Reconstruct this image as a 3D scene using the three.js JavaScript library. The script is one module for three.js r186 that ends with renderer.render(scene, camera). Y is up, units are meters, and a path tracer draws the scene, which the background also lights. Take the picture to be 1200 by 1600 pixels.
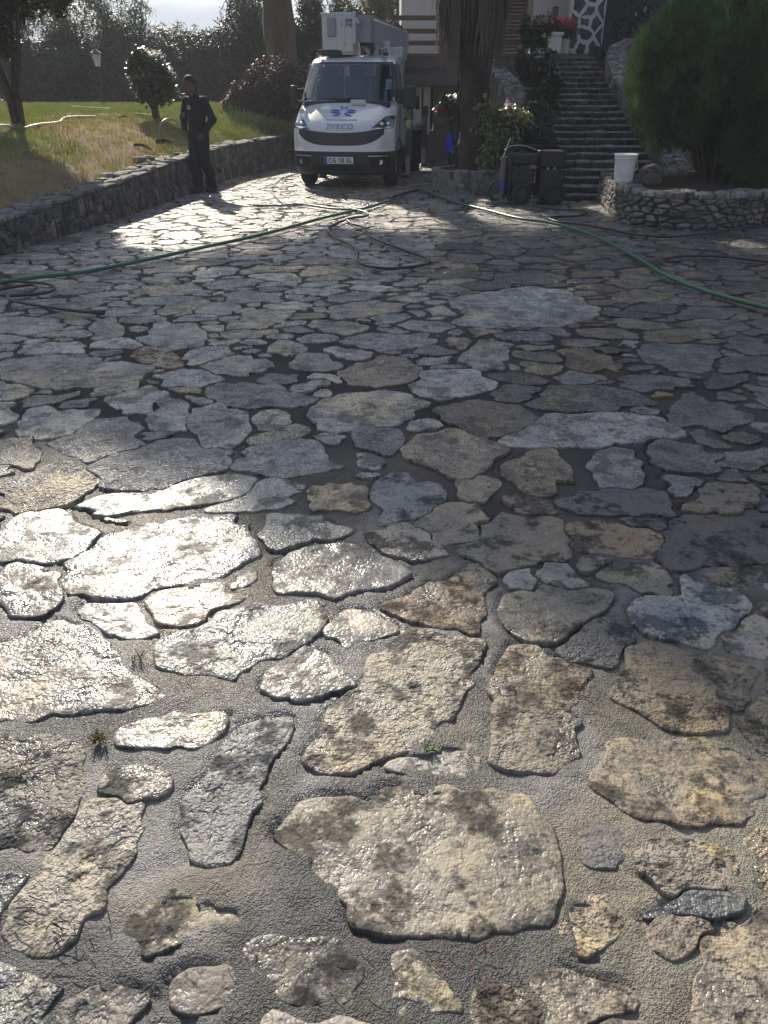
import * as THREE from 'three';
import { mergeGeometries, mergeVertices, toCreasedNormals } from 'three/addons/utils/BufferGeometryUtils.js';
import { RoundedBoxGeometry } from 'three/addons/geometries/RoundedBoxGeometry.js';
import { MarchingCubes } from 'three/addons/objects/MarchingCubes.js';
import { FontLoader } from 'three/addons/loaders/FontLoader.js';
import { TextGeometry } from 'three/addons/geometries/TextGeometry.js';

// ------------------------------------------------------------------ camera, sky, sun, exposure
const scene = new THREE.Scene();
const F = 1180, PITCH = 28.8 * Math.PI / 180, CAM_H = 1.5;          // a hand-held phone looking down the drive
const camera = new THREE.PerspectiveCamera(2 * Math.atan(800 / F) * 180 / Math.PI, 0.75, 0.05, 900);
camera.position.set(0, CAM_H, 0);
camera.rotation.set(-PITCH, 0, 0);
scene.add(camera);

const SUN_AZ = -19.3 * Math.PI / 180, SUN_EL = 30.7 * Math.PI / 180;
const SUN = new THREE.Vector3(Math.cos(SUN_EL) * Math.sin(SUN_AZ), Math.sin(SUN_EL), -Math.cos(SUN_EL) * Math.cos(SUN_AZ));
const sun = new THREE.DirectionalLight(new THREE.Color(1, 0.9, 0.75), 5);
sun.name = 'sun';
sun.position.copy(SUN).multiplyScalar(80).add(new THREE.Vector3(0, 0, -12));
sun.target.position.set(0, 0, -12);
sun.castShadow = true;
sun.shadow.mapSize.set(4096, 4096);
Object.assign(sun.shadow.camera, { left: -30, right: 30, top: 30, bottom: -30, near: 1, far: 200 });
sun.shadow.radius = 1.5;
scene.add(sun, sun.target);

// ---- repeatable randomness and noise
function rng(seed) { let a = seed >>> 0; return () => { a = (a + 0x6D2B79F5) | 0; let t = Math.imul(a ^ (a >>> 15), 1 | a); t = (t + Math.imul(t ^ (t >>> 7), 61 | t)) ^ t; return ((t ^ (t >>> 14)) >>> 0) / 4294967296; }; }
const hash3 = (x, y, z) => { let h = Math.imul(x, 374761393) ^ Math.imul(y, 668265263) ^ Math.imul(z, 1274126177); h = Math.imul(h ^ (h >>> 13), 1103515245); return ((h ^ (h >>> 16)) >>> 0) / 4294967296; };
const sm = (t) => t * t * (3 - 2 * t);
const lerp = (a, b, t) => a + (b - a) * t;
const clamp = (x, a = 0, b = 1) => Math.min(b, Math.max(a, x));
const step = (a, b, x) => sm(clamp((x - a) / (b - a)));
function noise2(x, y, s = 0) {                                       // 0..1
  const xi = Math.floor(x), yi = Math.floor(y), u = sm(x - xi), v = sm(y - yi);
  return lerp(lerp(hash3(xi, yi, s), hash3(xi + 1, yi, s), u), lerp(hash3(xi, yi + 1, s), hash3(xi + 1, yi + 1, s), u), v);
}
function noise3(x, y, z, s = 0) { const zi = Math.floor(z), w = sm(z - zi); return lerp(noise2(x, y, s * 57 + zi * 131), noise2(x, y, s * 57 + (zi + 1) * 131), w); }
function fbm2(x, y, o = 4, s = 0) { let a = .5, t = 0, n = 0; for (let i = 0; i < o; i++) { t += a * noise2(x, y, s + i * 17); n += a; x *= 2.03; y *= 2.03; a *= .5; } return t / n; }

// ---- the sky: pale blue with thin white cloud and a bright veil round the sun
const EXPOSURE = 1.45;
const skyTex = (() => {
  const W = 1024, H = 512, d = new Float32Array(W * H * 4);
  for (let j = 0; j < H; j++) for (let i = 0; i < W; i++) {
    const lat = ((j + .5) / H - .5) * Math.PI, lon = ((i + .5) / W - .5) * 2 * Math.PI;
    const x = Math.cos(lat) * Math.cos(lon), y = Math.sin(lat), z = Math.cos(lat) * Math.sin(lon);
    const k = (j * W + i) * 4;
    const up = Math.max(0, y), g = Math.pow(1 - up, 3);
    let r = lerp(.12, .44, g), gr = lerp(.18, .5, g), b = lerp(.33, .58, g);
    const c = x * SUN.x + y * SUN.y + z * SUN.z, ang = Math.acos(clamp(c, -1, 1)) * 57.3;
    const glow = .9 * Math.exp(-ang / 7) + .62 * Math.exp(-ang / 22);
    const side = lerp(.55, 1, step(-.6, .7, c)); r *= side; gr *= side; b *= side;                       // the sky is deeper away from the sun
    r += glow; gr += glow * .97; b += glow * .9;
    if (y > -.05) {
      const cl = step(.45, .64, fbm2(x / (up + .22) * 1.7 + 7, z / (up + .22) * 1.7, 6, 3)) * .75 * step(-.02, .12, y);
      const w = .8 * side + glow * .9;
      r = lerp(r, w, cl); gr = lerp(gr, w * 1.01, cl); b = lerp(b, w * 1.04, cl);
    }
    if (y < 0) { const t = step(0, -.06, y); r = lerp(r, .16, t); gr = lerp(gr, .15, t); b = lerp(b, .13, t); }
    d[k] = r; d[k + 1] = gr; d[k + 2] = b; d[k + 3] = 1;
  }
  const t = new THREE.DataTexture(d, W, H, THREE.RGBAFormat, THREE.FloatType);
  t.mapping = THREE.EquirectangularReflectionMapping; t.magFilter = t.minFilter = THREE.LinearFilter; t.wrapS = THREE.RepeatWrapping; t.needsUpdate = true;
  return t;
})();
scene.background = skyTex; scene.environment = skyTex;
scene.backgroundIntensity = scene.environmentIntensity = 1;
scene.fog = new THREE.FogExp2(new THREE.Color(.93, .96, 1), .003);       // thin haze added to imitate veiling glare over the distance

const renderer = new THREE.WebGLRenderer({ antialias: true });
renderer.setSize(768, 1024);
renderer.toneMapping = THREE.LinearToneMapping;
renderer.toneMappingExposure = EXPOSURE;
renderer.shadowMap.enabled = true;
renderer.shadowMap.type = THREE.PCFSoftShadowMap;

// ------------------------------------------------------------------ helpers
const CP = Math.cos(PITCH), SP = Math.sin(PITCH);
// survey of the place: sight lines measured on the photograph, turned into metres (x right, D forward, y up)
function at(px, py, D) { const u = 800 - py, f = F * CP + u * SP, up = u * CP - F * SP; return new THREE.Vector3((px - 600) / f * D, CAM_H + up / f * D, -D); }
function onPlane(px, py, h = 0) { const u = 800 - py, f = F * CP + u * SP, up = u * CP - F * SP; return at(px, py, (h - CAM_H) * f / up); }
const V = (x, y, z) => new THREE.Vector3(x, y, z);
const taken = {};
function numbered(n) { const k = taken[n] = (taken[n] ?? -1) + 1; return k ? n + '_' + String(k).padStart(3, '0') : n; }
function tag(o, label, category, group, kind) { const u = o.userData = {}; if (label) u.label = label; if (category) u.category = category; if (group) u.group = group; if (kind) u.kind = kind; return o; }
function shade(o) { o.castShadow = o.receiveShadow = true; return o; }
function thing(name, label, category, p = [0, 0, 0], turn = 0, group) { const o = new THREE.Group(); o.name = numbered(name); o.position.set(...p); o.rotation.y = turn; scene.add(o); return tag(o, label, category, group); }
function part(name, g, m, parent) { const o = shade(new THREE.Mesh(g, m)); o.name = name; parent.add(o); return o; }
function solo(name, g, m, label, category, group) { const o = shade(new THREE.Mesh(g, m)); o.name = numbered(name); scene.add(o); return tag(o, label, category, group); }
function struct(name, g, m) { const o = shade(new THREE.Mesh(g, m)); o.name = numbered(name); scene.add(o); o.userData.kind = 'structure'; return o; }
function clean(g) { g = g.index ? g.toNonIndexed() : g; const o = new THREE.BufferGeometry(); for (const k of ['position', 'normal', 'uv']) if (g.attributes[k]) o.setAttribute(k, g.attributes[k]); if (!o.attributes.normal) o.computeVertexNormals(); if (!o.attributes.uv) o.setAttribute('uv', new THREE.BufferAttribute(new Float32Array(o.attributes.position.count * 2), 2)); return o; }
const merge = (list) => mergeGeometries(list.map(clean));
function box(w, h, d, x = 0, y = 0, z = 0, r = 0) { const g = r ? new RoundedBoxGeometry(w, h, d, 2, r) : new THREE.BoxGeometry(w, h, d); return g.translate(x, y, z); }
function rod(a, b, r, r2 = r, n = 8) { const d = V().subVectors(b, a), g = new THREE.CylinderGeometry(r2, r, d.length(), n, 1); g.translate(0, d.length() / 2, 0); g.applyQuaternion(new THREE.Quaternion().setFromUnitVectors(V(0, 1, 0), d.normalize())); return g.translate(a.x, a.y, a.z); }
function beam(a, b, w, h) { const d = V().subVectors(b, a), L = d.length(), g = new THREE.BoxGeometry(w, h, L); const m = new THREE.Matrix4().lookAt(a, b, V(0, 1, 0)); g.applyMatrix4(m); const c = V().addVectors(a, b).multiplyScalar(.5); return g.translate(c.x, c.y, c.z); }
function tube(pts, r, seg = 60, n = 8, closed = false) { return new THREE.TubeGeometry(new THREE.CatmullRomCurve3(pts, closed, 'catmullrom', .5), seg, r, n, closed); }
function taper(pts, r0, r1, seg = 20, n = 8, wob = 0, seed = 1) {    // a limb: tube with falling radius
  const c = new THREE.CatmullRomCurve3(pts), g = new THREE.TubeGeometry(c, seg, 1, n, false), p = g.attributes.position;
  for (let i = 0; i <= seg; i++) { const o = c.getPointAt(i / seg), r = lerp(r0, r1, i / seg);
    for (let j = 0; j <= n; j++) { const k = i * (n + 1) + j, w = r * (1 + wob * (noise3(Math.cos(j / n * 6.283) * 1.5, Math.sin(j / n * 6.283) * 1.5, i * .6, seed) - .5));
      p.setXYZ(k, o.x + (p.getX(k) - o.x) * w, o.y + (p.getY(k) - o.y) * w, o.z + (p.getZ(k) - o.z) * w); } }
  g.computeVertexNormals(); return g;
}
const lin = (r, g, b) => new THREE.Color().setRGB(r, g, b);
const mat = (r, g, b, rough = .8, o = {}) => new THREE.MeshStandardMaterial({ color: lin(r, g, b), roughness: rough, side: THREE.DoubleSide, ...o });

// tileable noise fields for the materials
function field(N, cells, seed, amp = 1, out = new Float32Array(N * N)) {
  const L = new Float32Array(cells * cells); const R = rng(seed); for (let i = 0; i < L.length; i++) L[i] = R();
  const x0 = new Int32Array(N), x1 = new Int32Array(N), fx = new Float32Array(N);
  for (let i = 0; i < N; i++) { const t = i / N * cells, a = Math.floor(t); x0[i] = a % cells; x1[i] = (a + 1) % cells; fx[i] = sm(t - a); }
  for (let j = 0; j < N; j++) { const a = x0[j] * cells, b = x1[j] * cells, v = fx[j]; for (let i = 0; i < N; i++) { const u = fx[i], p = x0[i], q = x1[i]; const s = L[a + p] + (L[a + q] - L[a + p]) * u, t = L[b + p] + (L[b + q] - L[b + p]) * u; out[j * N + i] += amp * (s + (t - s) * v); } }
  return out;
}
function fbmField(N, c0, oct, seed, gain = .5) { const o = new Float32Array(N * N); let a = 1, t = 0; for (let k = 0; k < oct; k++) { field(N, c0 << k, seed + k * 31, a, o); t += a; a *= gain; } for (let i = 0; i < o.length; i++) o[i] /= t; return o; }
function tex(N, fn, srgb, span = 1) {                                // fn(i) -> [r,g,b] 0..1
  const d = new Uint8Array(N * N * 4);
  for (let i = 0; i < N * N; i++) { const c = fn(i); if (typeof c === 'number') { d[i * 4] = d[i * 4 + 1] = d[i * 4 + 2] = clamp(c) * 255; } else { for (let k = 0; k < 3; k++) d[i * 4 + k] = clamp(srgb ? Math.pow(clamp(c[k]), 1 / 2.2) : c[k]) * 255; } d[i * 4 + 3] = 255; }
  const t = new THREE.DataTexture(d, N, N); t.magFilter = t.minFilter = THREE.LinearFilter; t.wrapS = t.wrapT = THREE.RepeatWrapping; if (srgb) t.colorSpace = THREE.SRGBColorSpace; t.repeat.set(1 / span, 1 / span); t.needsUpdate = true; return t;
}
// ------------------------------------------------------------------ the drive: crazy paving in grey mortar
const stoneTex = (() => {
  const N = 2048, span = 2.4;
  const big = fbmField(N, 6, 5, 11), mid = fbmField(N, 24, 6, 12, .6), fine = fbmField(N, 256, 3, 13, .7), spot = fbmField(N, 22, 7, 14, .74), pit = fbmField(N, 40, 5, 15, .65), speck = fbmField(N, 150, 3, 18, .6), warm = fbmField(N, 5, 4, 16), ter = fbmField(N, 9, 6, 17, .55);
  const color = tex(N, (i) => {
    let v = .68 + .9 * (mid[i] - .5) + .6 * (big[i] - .5) + .6 * (fine[i] - .5);
    const dark = step(.5, .62, spot[i] * .8 + big[i] * .2), crust = step(.56, .66, pit[i] * .6 + warm[i] * .4);
    v *= 1 - .62 * dark; const vein = Math.min(Math.abs(ter[i] - .47), Math.abs(ter[i] - .6) + .002); v *= 1 - .55 * step(.007, .001, vein) * step(.44, .55, mid[i]); v *= 1 - .5 * step(.56, .68, speck[i] * .72 + spot[i] * .28); v += .2 * crust * (1 - dark);
    const w = (warm[i] - .5) * 1.6 + (mid[i] - .5) * 1.2 + crust * .35 - dark * .3 + .1;
    const wl = Math.max(w, -.2);
    return [v * (1 + .14 * wl), v, v * (1 - .3 * wl)];
  }, true, span);
  const bump = tex(N, (i) => {
    const t = ter[i] * 11, f = t - Math.floor(t), terr = (Math.floor(t) + step(.72, 1, f)) / 11;   // split, layered faces
    const p = step(.56, .74, pit[i]);
    return .2 + .5 * terr + .3 * (mid[i] - .5) + .3 * (fine[i] - .5) - .2 * p + .2 * (spot[i] - .5);
  }, false, span);
  const rough = tex(1024, (i) => { const a = (i / 1024 | 0) * 2 * N + (i % 1024) * 2; return .28 + .45 * (mid[a] - .5) + .4 * (fine[a] - .5) + .3 * step(.5, .62, spot[a]); }, false, span);
  return { color, bump, rough };
})();
const mortarTex = (() => {
  const N = 2048, span = 1.6;
  const g1 = fbmField(N, 256, 3, 21, 1.2), big = fbmField(N, 5, 6, 22), mid = fbmField(N, 40, 5, 23);
  return {
    color: tex(N, (i) => { const v = .62 + .75 * (g1[i] - .5) + .9 * (big[i] - .5) + .4 * (mid[i] - .5); return [v, v * 1.0, v * 1.0]; }, true, span),
    bump: tex(N, (i) => .9 * g1[i] + .35 * (mid[i] - .5), false, span),
    rough: tex(1024, (i) => { const a = (i / 1024 | 0) * 2 * N + (i % 1024) * 2; return .62 + .5 * (g1[a] - .5) + .7 * (big[a] - .5); }, false, span),
  };
})();
const slate = (bumpScale, roughness) => new THREE.MeshStandardMaterial({ map: stoneTex.color, bumpMap: stoneTex.bump, bumpScale, roughnessMap: stoneTex.rough, roughness, vertexColors: true, side: THREE.DoubleSide });
const dryStones = [slate(.03, 2.6), slate(.02, 2.3), slate(.014, 2.4)], wetStones = [slate(.026, 1.9), slate(.017, 1.8), slate(.011, 1.9)], soakedStones = [slate(.014, 1.15), slate(.01, 1.0), slate(.007, 1.1)], dampStones = [slate(.045, .92), slate(.034, .85), slate(.024, .95)], dryStone = dryStones[1];
const stoneMat = new THREE.MeshStandardMaterial({ map: stoneTex.color, bumpMap: stoneTex.bump, bumpScale: .028, roughnessMap: stoneTex.rough, roughness: 1, vertexColors: true, side: THREE.DoubleSide });
const mortarMat = new THREE.MeshStandardMaterial({ color: lin(1, 1, 1), vertexColors: true, map: mortarTex.color, bumpMap: mortarTex.bump, bumpScale: .0065, roughness: 1, side: THREE.DoubleSide });

{ // where the mortar is still wet from washing: a patch on the left, drying towards the right and the far side
  const N = 512, t = tex(N, (i) => { const x = (i % N) / N * 8 - 4, D = Math.floor(i / N) / N * 8, w = (fbm2(x * 1.6, D * 1.6, 4, 90) - .5) * .9; const wet = step(.75, -.15, x + w) * step(.9, 1.7, D + w * .6) * step(4, 3, D + w * .5); return lerp(lerp(.62, .86, step(2.8, 3.6, D + w * .4)), .34, wet); }, false);
  t.wrapS = t.wrapT = THREE.ClampToEdgeWrapping; t.channel = 1; mortarMat.roughnessMap = t; mortarMat.roughness = 1; }
const slabs = [];
const slabGrid = new Map(), CELL = .5;
function addSlab(s) { s.id = slabs.length; slabs.push(s); const k = Math.floor(s.x / CELL) + ',' + Math.floor(s.D / CELL); if (!slabGrid.has(k)) slabGrid.set(k, []); slabGrid.get(k).push(s); }
function near(x, D, r = 2) { const out = [], i = Math.floor(x / CELL), j = Math.floor(D / CELL); for (let a = -r; a <= r; a++) for (let b = -r; b <= r; b++) { const l = slabGrid.get((i + a) + ',' + (j + b)); if (l) out.push(...l); } return out; }
const RS = rng(4242);
function makeSlab(x, D, ux, uy, vx, vy, o = {}) {                    // semi-axes u and v in metres; a random convex outline between them
  const det = ux * vy - uy * vx, s = { x, D, ux, uy, vx, vy, ...o };
  s.m = [vy / det, -vx / det, -uy / det, ux / det];
  s.R = Math.sqrt(Math.abs(det)); s.big = Math.max(Math.hypot(ux, uy), Math.hypot(vx, vy));
  const n = o.sides ?? 5 + Math.floor(RS() * 3), a0 = RS() * 6.28; s.k = [];
  for (let i = 0; i < n; i++) { const a = a0 + (i + (RS() - .5) * .55) / n * 6.283; s.k.push([Math.cos(a), Math.sin(a), o.sides ? .93 : .8 + RS() * .3]); }
  return s;
}
function sd(s, x, D) {                                                // 1 on the outline
  const dx = x - s.x, dy = D - s.D; if (s.tab) { const a = (Math.atan2(dy, dx) / 6.28318 + 1) % 1 * 256, i = Math.floor(a); return Math.hypot(dx, dy) / lerp(s.tab[i % 256], s.tab[(i + 1) % 256], a - i); }
  const p = s.m[0] * dx + s.m[1] * dy, q = s.m[2] * dx + s.m[3] * dy;
  let m = 0; for (const k of s.k) { const t = (p * k[0] + q * k[1]) / k[2]; if (t > m) m = t; }
  return .92 * m + .08 * Math.hypot(p, q);
}
// stones one can name on the photograph: centre, half length, half height and slant of each as sighted, put down on the ground
function S(px, py, hw, hh, deg = 0, tone = 0) {
  const a = deg * Math.PI / 180, c = onPlane(px, py), c2 = Math.cos(a), s2 = Math.sin(a);
  const e = onPlane(px + hw * c2, py + hw * s2), w = onPlane(px - hw * c2, py - hw * s2), n = onPlane(px + hh * s2, py - hh * c2), t = onPlane(px - hh * s2, py + hh * c2);
  addSlab(makeSlab((e.x + w.x + n.x + t.x) / 4, -(e.z + w.z + n.z + t.z) / 4, (e.x - w.x) / 2, -(e.z - w.z) / 2, (n.x - t.x) / 2, -(n.z - t.z) / 2, { named: true, tone }));
}
function T(tone, ...px) {
  const p = []; let x = 0, D = 0; for (let i = 0; i < px.length; i += 2) { const q = onPlane(px[i], px[i + 1]); p.push([q.x, -q.z]); x += q.x; D -= q.z; } x /= p.length; D /= p.length;
  const tab = []; for (let i = 0; i < 256; i++) { const a = i / 256 * 6.28318, c = Math.cos(a), n = Math.sin(a); let r = .02; for (let k = 0; k < p.length; k++) { const [ax, ay] = [p[k][0] - x, p[k][1] - D], [bx, by] = [p[(k + 1) % p.length][0] - x, p[(k + 1) % p.length][1] - D], ex = bx - ax, ey = by - ay, det = c * ey - n * ex; if (Math.abs(det) < 1e-9) continue; const t = (ax * ey - ay * ex) / det, u = (ax * n - ay * c) / det; if (t > 0 && u >= 0 && u <= 1) r = Math.max(r, t); } tab.push(r); }
  const R = Math.sqrt(tab.reduce((s, r) => s + r * r, 0) / 256); addSlab({ x, D, ux: R, uy: 0, vx: 0, vy: R, m: [1 / R, 0, 0, 1 / R], R, big: Math.max(...tab), tab, named: true, tone });
}
// tone: 0 grey, 1 tan, 2 pale, 3 dark, 4 rust, 5 fresh cement
// the largest ones near the viewer, outline by outline
T(2, 0, 1428, 40, 1400, 80, 1345, 130, 1275, 148, 1250, 235, 1254, 243, 1264, 225, 1320, 200, 1358, 165, 1430, 110, 1478, 40, 1502, 0, 1492);
T(2, 148, 1222, 185, 1203, 248, 1192, 270, 1210, 274, 1228, 258, 1242, 240, 1250, 190, 1247, 150, 1240);
T(1, 205, 1455, 232, 1410, 268, 1388, 300, 1382, 360, 1398, 412, 1412, 420, 1428, 372, 1448, 330, 1465, 255, 1488, 240, 1498);
T(0, 352, 1150, 400, 1135, 456, 1122, 445, 1165, 415, 1225, 395, 1280, 380, 1310, 340, 1345, 288, 1335, 300, 1290, 312, 1220, 330, 1185);
T(0, 165, 1150, 200, 1130, 255, 1115, 330, 1103, 355, 1112, 340, 1138, 300, 1160, 225, 1165, 170, 1168);
T(1, 432, 1310, 450, 1275, 500, 1250, 580, 1238, 640, 1228, 720, 1232, 800, 1245, 835, 1285, 850, 1330, 862, 1400, 850, 1440, 810, 1455, 720, 1460, 640, 1450, 560, 1442, 520, 1400, 470, 1360);
T(0, -20, 1018, 55, 985, 122, 960, 150, 1000, 180, 1030, 190, 1045, 270, 1080, 210, 1105, 110, 1115, -20, 1125);
T(0, 97, 925, 110, 900, 105, 880, 180, 838, 260, 818, 358, 803, 382, 830, 398, 862, 365, 885, 330, 905, 270, 920, 200, 935, 130, 930);
T(0, 420, 882, 455, 862, 510, 850, 555, 850, 600, 870, 645, 900, 600, 920, 530, 937, 445, 925, 432, 905);
T(0, 240, 1015, 290, 985, 340, 960, 400, 940, 495, 950, 500, 985, 460, 1010, 420, 1035, 360, 1068, 320, 1055, 250, 1040);
T(0, 405, 1080, 420, 1050, 470, 1005, 530, 1030, 555, 1070, 520, 1085, 450, 1105);
T(2, 503, 985, 545, 958, 590, 965, 620, 985, 580, 1005, 558, 1022);
T(1, 485, 1185, 520, 1110, 565, 1060, 600, 1010, 640, 985, 700, 990, 760, 1000, 740, 1060, 700, 1110, 690, 1140, 640, 1160, 600, 1185, 530, 1195);
T(1, 603, 950, 640, 935, 690, 900, 735, 880, 770, 905, 765, 935, 750, 985, 680, 975, 630, 965);
T(1, 785, 960, 800, 935, 850, 915, 920, 920, 960, 930, 950, 960, 900, 990, 870, 1010, 820, 1005, 790, 985);
T(4, 990, 1045, 985, 1018, 1020, 1008, 1080, 1015, 1150, 1030, 1172, 1045, 1165, 1095, 1155, 1150, 1080, 1140, 1020, 1120, 970, 1100, 975, 1060);
T(1, 780, 1060, 800, 1020, 850, 1015, 890, 1040, 930, 1060, 915, 1100, 880, 1130, 905, 1180, 880, 1208, 800, 1195, 750, 1175, 770, 1120);
T(1, 945, 1160, 1010, 1150, 1100, 1150, 1200, 1185, 1215, 1260, 1120, 1280, 1000, 1265, 930, 1225);
T(1, 975, 1330, 1010, 1312, 1080, 1305, 1140, 1320, 1150, 1345, 1110, 1370, 1050, 1375, 1000, 1365);
T(1, 1090, 1480, 1130, 1445, 1170, 1420, 1230, 1400, 1250, 1620, 1090, 1620, 1080, 1560);
T(1, 605, 1545, 612, 1495, 650, 1488, 685, 1515, 705, 1545, 700, 1590, 640, 1610, 600, 1590);
T(0, 405, 845, 412, 805, 440, 800, 500, 810, 555, 825, 520, 840, 480, 845, 430, 858);
S(150, 1575, 70, 30, -5, 3); S(330, 1560, 60, 34, 4, 3); S(40, 1228, 88, 92, 0, 3); S(1062, 1442, 40, 38, 10, 1); S(485, 1530, 84, 68, 5, 3);
S(785, 1582, 62, 34, 0, 1); S(908, 1578, 72, 42, 0, 1); S(940, 1324, 38, 27, 0, 3); S(1085, 950, 84, 42, -14, 5); S(640, 850, 57, 26, 10, 1); S(800, 848, 66, 38, -8, 1); S(968, 845, 64, 24, 6, 4); S(1130, 850, 84, 42, 4, 3); S(527, 776, 45, 23, -2, 1);
S(633, 777, 49, 37, 0, 0); S(740, 762, 34, 20, 0, 1); S(710, 815, 52, 29, 0, 1); S(840, 736, 44, 33, 0, 1); S(836, 791, 36, 15, 5, 1);
S(963, 733, 44, 28, 5, 0); S(1070, 716, 57, 24, 9, 0); S(1168, 722, 46, 18, 0, 2); S(975, 784, 88, 24, 4, 3); S(408, 775, 74, 20, -8, 2);
S(452, 718, 82, 26, -3, 2); S(712, 708, 75, 36, 2, 1); S(250, 730, 108, 32, -6, 0); S(590, 690, 36, 22, 0, 3); S(270, 778, 128, 22, -9, 0);
S(75, 765, 78, 28, -8, 0); S(58, 838, 84, 42, -5, 0); S(38, 925, 62, 40, 0, 3); S(565, 642, 83, 31, -3, 2); S(758, 654, 70, 22, 2, 3);
S(706, 600, 54, 22, 0, 2); S(760, 556, 41, 25, -8, 2); S(600, 582, 64, 25, 2, 4); S(935, 670, 108, 27, -3, 0); S(340, 664, 44, 32, 0, 0);
S(268, 650, 38, 23, 0, 0); S(426, 660, 34, 14, -5, 0); S(440, 682, 38, 12, -8, 1); S(160, 686, 70, 28, -13, 0); S(88, 662, 62, 22, -8, 0);
S(20, 706, 40, 22, 0, 0); S(410, 620, 80, 17, 3, 3); S(222, 625, 42, 20, -5, 0); S(178, 610, 44, 12, -5, 2); S(370, 574, 52, 19, 2, 0);
S(490, 570, 36, 15, -3, 3); S(450, 545, 33, 12, 0, 2); S(104, 579, 106, 26, 2, 0); S(270, 526, 50, 23, 2, 2); S(166, 516, 33, 17, -18, 2);
S(330, 556, 42, 12, -8, 0); S(245, 560, 44, 14, 10, 4); S(820, 482, 112, 30, -2, 5); S(1110, 650, 62, 26, 5, 0); S(1060, 560, 72, 22, 3, 0);
S(900, 1440, 42, 40, 0, 1);
S(1080, 1400, 70, 22, -6, 3); 
function wallX(D) { return D < 11.4 ? lerp(-4.12, -3.66, (D - 8.3) / 3.1) : D < 16.4 ? lerp(-3.66, -3.22, (D - 11.4) / 5) : lerp(-3.22, -2.3, sm((D - 16.4) / 4.6)); }
{ // the rest of the crazy paving fills in between them
  const fits = (s) => { for (const t of near(s.x, s.D, 2)) { const dx = t.x - s.x, dy = t.D - s.D, L = Math.hypot(dx, dy) || 1e-6; const ra = L / (sd(s, t.x, t.D) || 1e-6), rb = L / (sd(t, s.x, s.D) || 1e-6); if (L < (ra + rb) * (t.named ? 1.0 : s.x > .25 && s.D < 2.5 ? .74 : .82)) return false; } return true; };
  for (const [size, tries] of [[.31, 3000], [.25, 9000], [.19, 12000], [.14, 18000], [.1, 26000], [.075, 20000]])
    for (let i = 0; i < tries; i++) {
      const w = RS(), D = w < .45 ? 2.4 + RS() * 7.6 : w < .65 ? .6 + RS() * 2.2 : .5 + Math.pow(RS(), 1.2) * 24, x = w < .65 ? lerp(Math.max(-.6 - D * .55, wallX(D)), .6 + D * .55, RS()) : lerp(Math.max(-5.2, wallX(D)), 8, RS());
      if ((size < .1 && (D > 7 || D < 3.6)) || (size < .12 && D < 2.2)) continue;
      const k = size * (.85 + RS() * .4), asp = .5 + RS() * .3, a = (RS() - .5) * (RS() < .75 ? 1.1 : 3), c = Math.cos(a), n = Math.sin(a);
      if (D > 2.8 && D < 9 && size < .1 && RS() < .6) continue; const q = RS(), tone = x > .6 && D < 9 ? (D < 2.6 ? (q < .7 ? 1 : q < .8 ? 3 : q < .9 ? 4 : 0) : (q < .22 ? 1 : q < .68 ? 3 : q < .76 ? 4 : 0)) : q < .42 ? 0 : q < .82 ? 2 : q < .93 ? 3 : 1;
      const s = makeSlab(x, D, c * k, n * k, -n * k * asp, c * k * asp, { tone });
      if (fits(s)) addSlab(s);
    }
}
const TONE = [[.335, .32, .295], [.35, .305, .235], [.4, .375, .325], [.19, .18, .168], [.34, .28, .215], [.40, .40, .39]];
function slabShape(s) {                                               // radial outline, kept clear of the neighbours
  const px = (1180 / Math.max(1, Math.hypot(s.D, 1.5))) * s.R;
  const n = px > 90 ? 96 : px > 45 ? 56 : px > 22 ? 28 : 14, others = near(s.x, s.D, 3).filter((t) => t !== s), out = [], seed = s.id * 7;
  const packed = s.x > .25 && s.D < 2.6, cap = s.tab ? 1.05 : packed ? 1.75 : s.named ? 1.12 : 1.35;
  for (let i = 0; i < n; i++) {
    const a = i / n * 6.2832, p = Math.cos(a), q = Math.sin(a), dx = s.ux * p + s.vx * q, dy = s.uy * p + s.vy * q;
    let t = .2;
    for (; t < (s.tab ? 3.2 : 2); t += .012) {
      const wx = s.x + dx * t, wy = s.D + dy * t;
      const ja = s.D > 2.6 && s.D < 9 ? 1.5 : 1, jx = wx + ja * ((noise2(wx * 8, wy * 8, 5) - .5) * .06 + (noise2(wx * 26, wy * 26, 6) - .5) * .034), jy = wy + ja * ((noise2(wx * 8, wy * 8, 7) - .5) * .06 + (noise2(wx * 26, wy * 26, 8) - .5) * .034);
      const d = sd(s, jx, jy); if (d > cap) break;
      const gap0 = packed ? .006 + .02 * noise2(wx * 1.7, wy * 1.7, 9) : (s.D > 2.8 ? .019 + .042 * noise2(wx * 1.3, wy * 1.3, 9) : .018 + .036 * noise2(wx * 1.3, wy * 1.3, 9)) + 0 * noise2(wx * 1.3, wy * 1.3, 9); let hit = false;
      for (const o of others) { const gap = o.named && s.named ? .008 : gap0; if (Math.abs(o.x - wx) > o.big * 1.7 || Math.abs(o.D - wy) > o.big * 1.7) continue; if ((sd(o, jx, jy) - d) * .5 * (s.R + o.R) < gap) { hit = true; break; } }
      if (hit) break;
    }
    out.push(t);
  }
  for (let pass = 0; pass < 1; pass++) { const c = out.slice(); for (let i = 0; i < n; i++) out[i] = .14 * c[(i + n - 1) % n] + .72 * c[i] + .14 * c[(i + 1) % n]; }
  return out;
}
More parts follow.
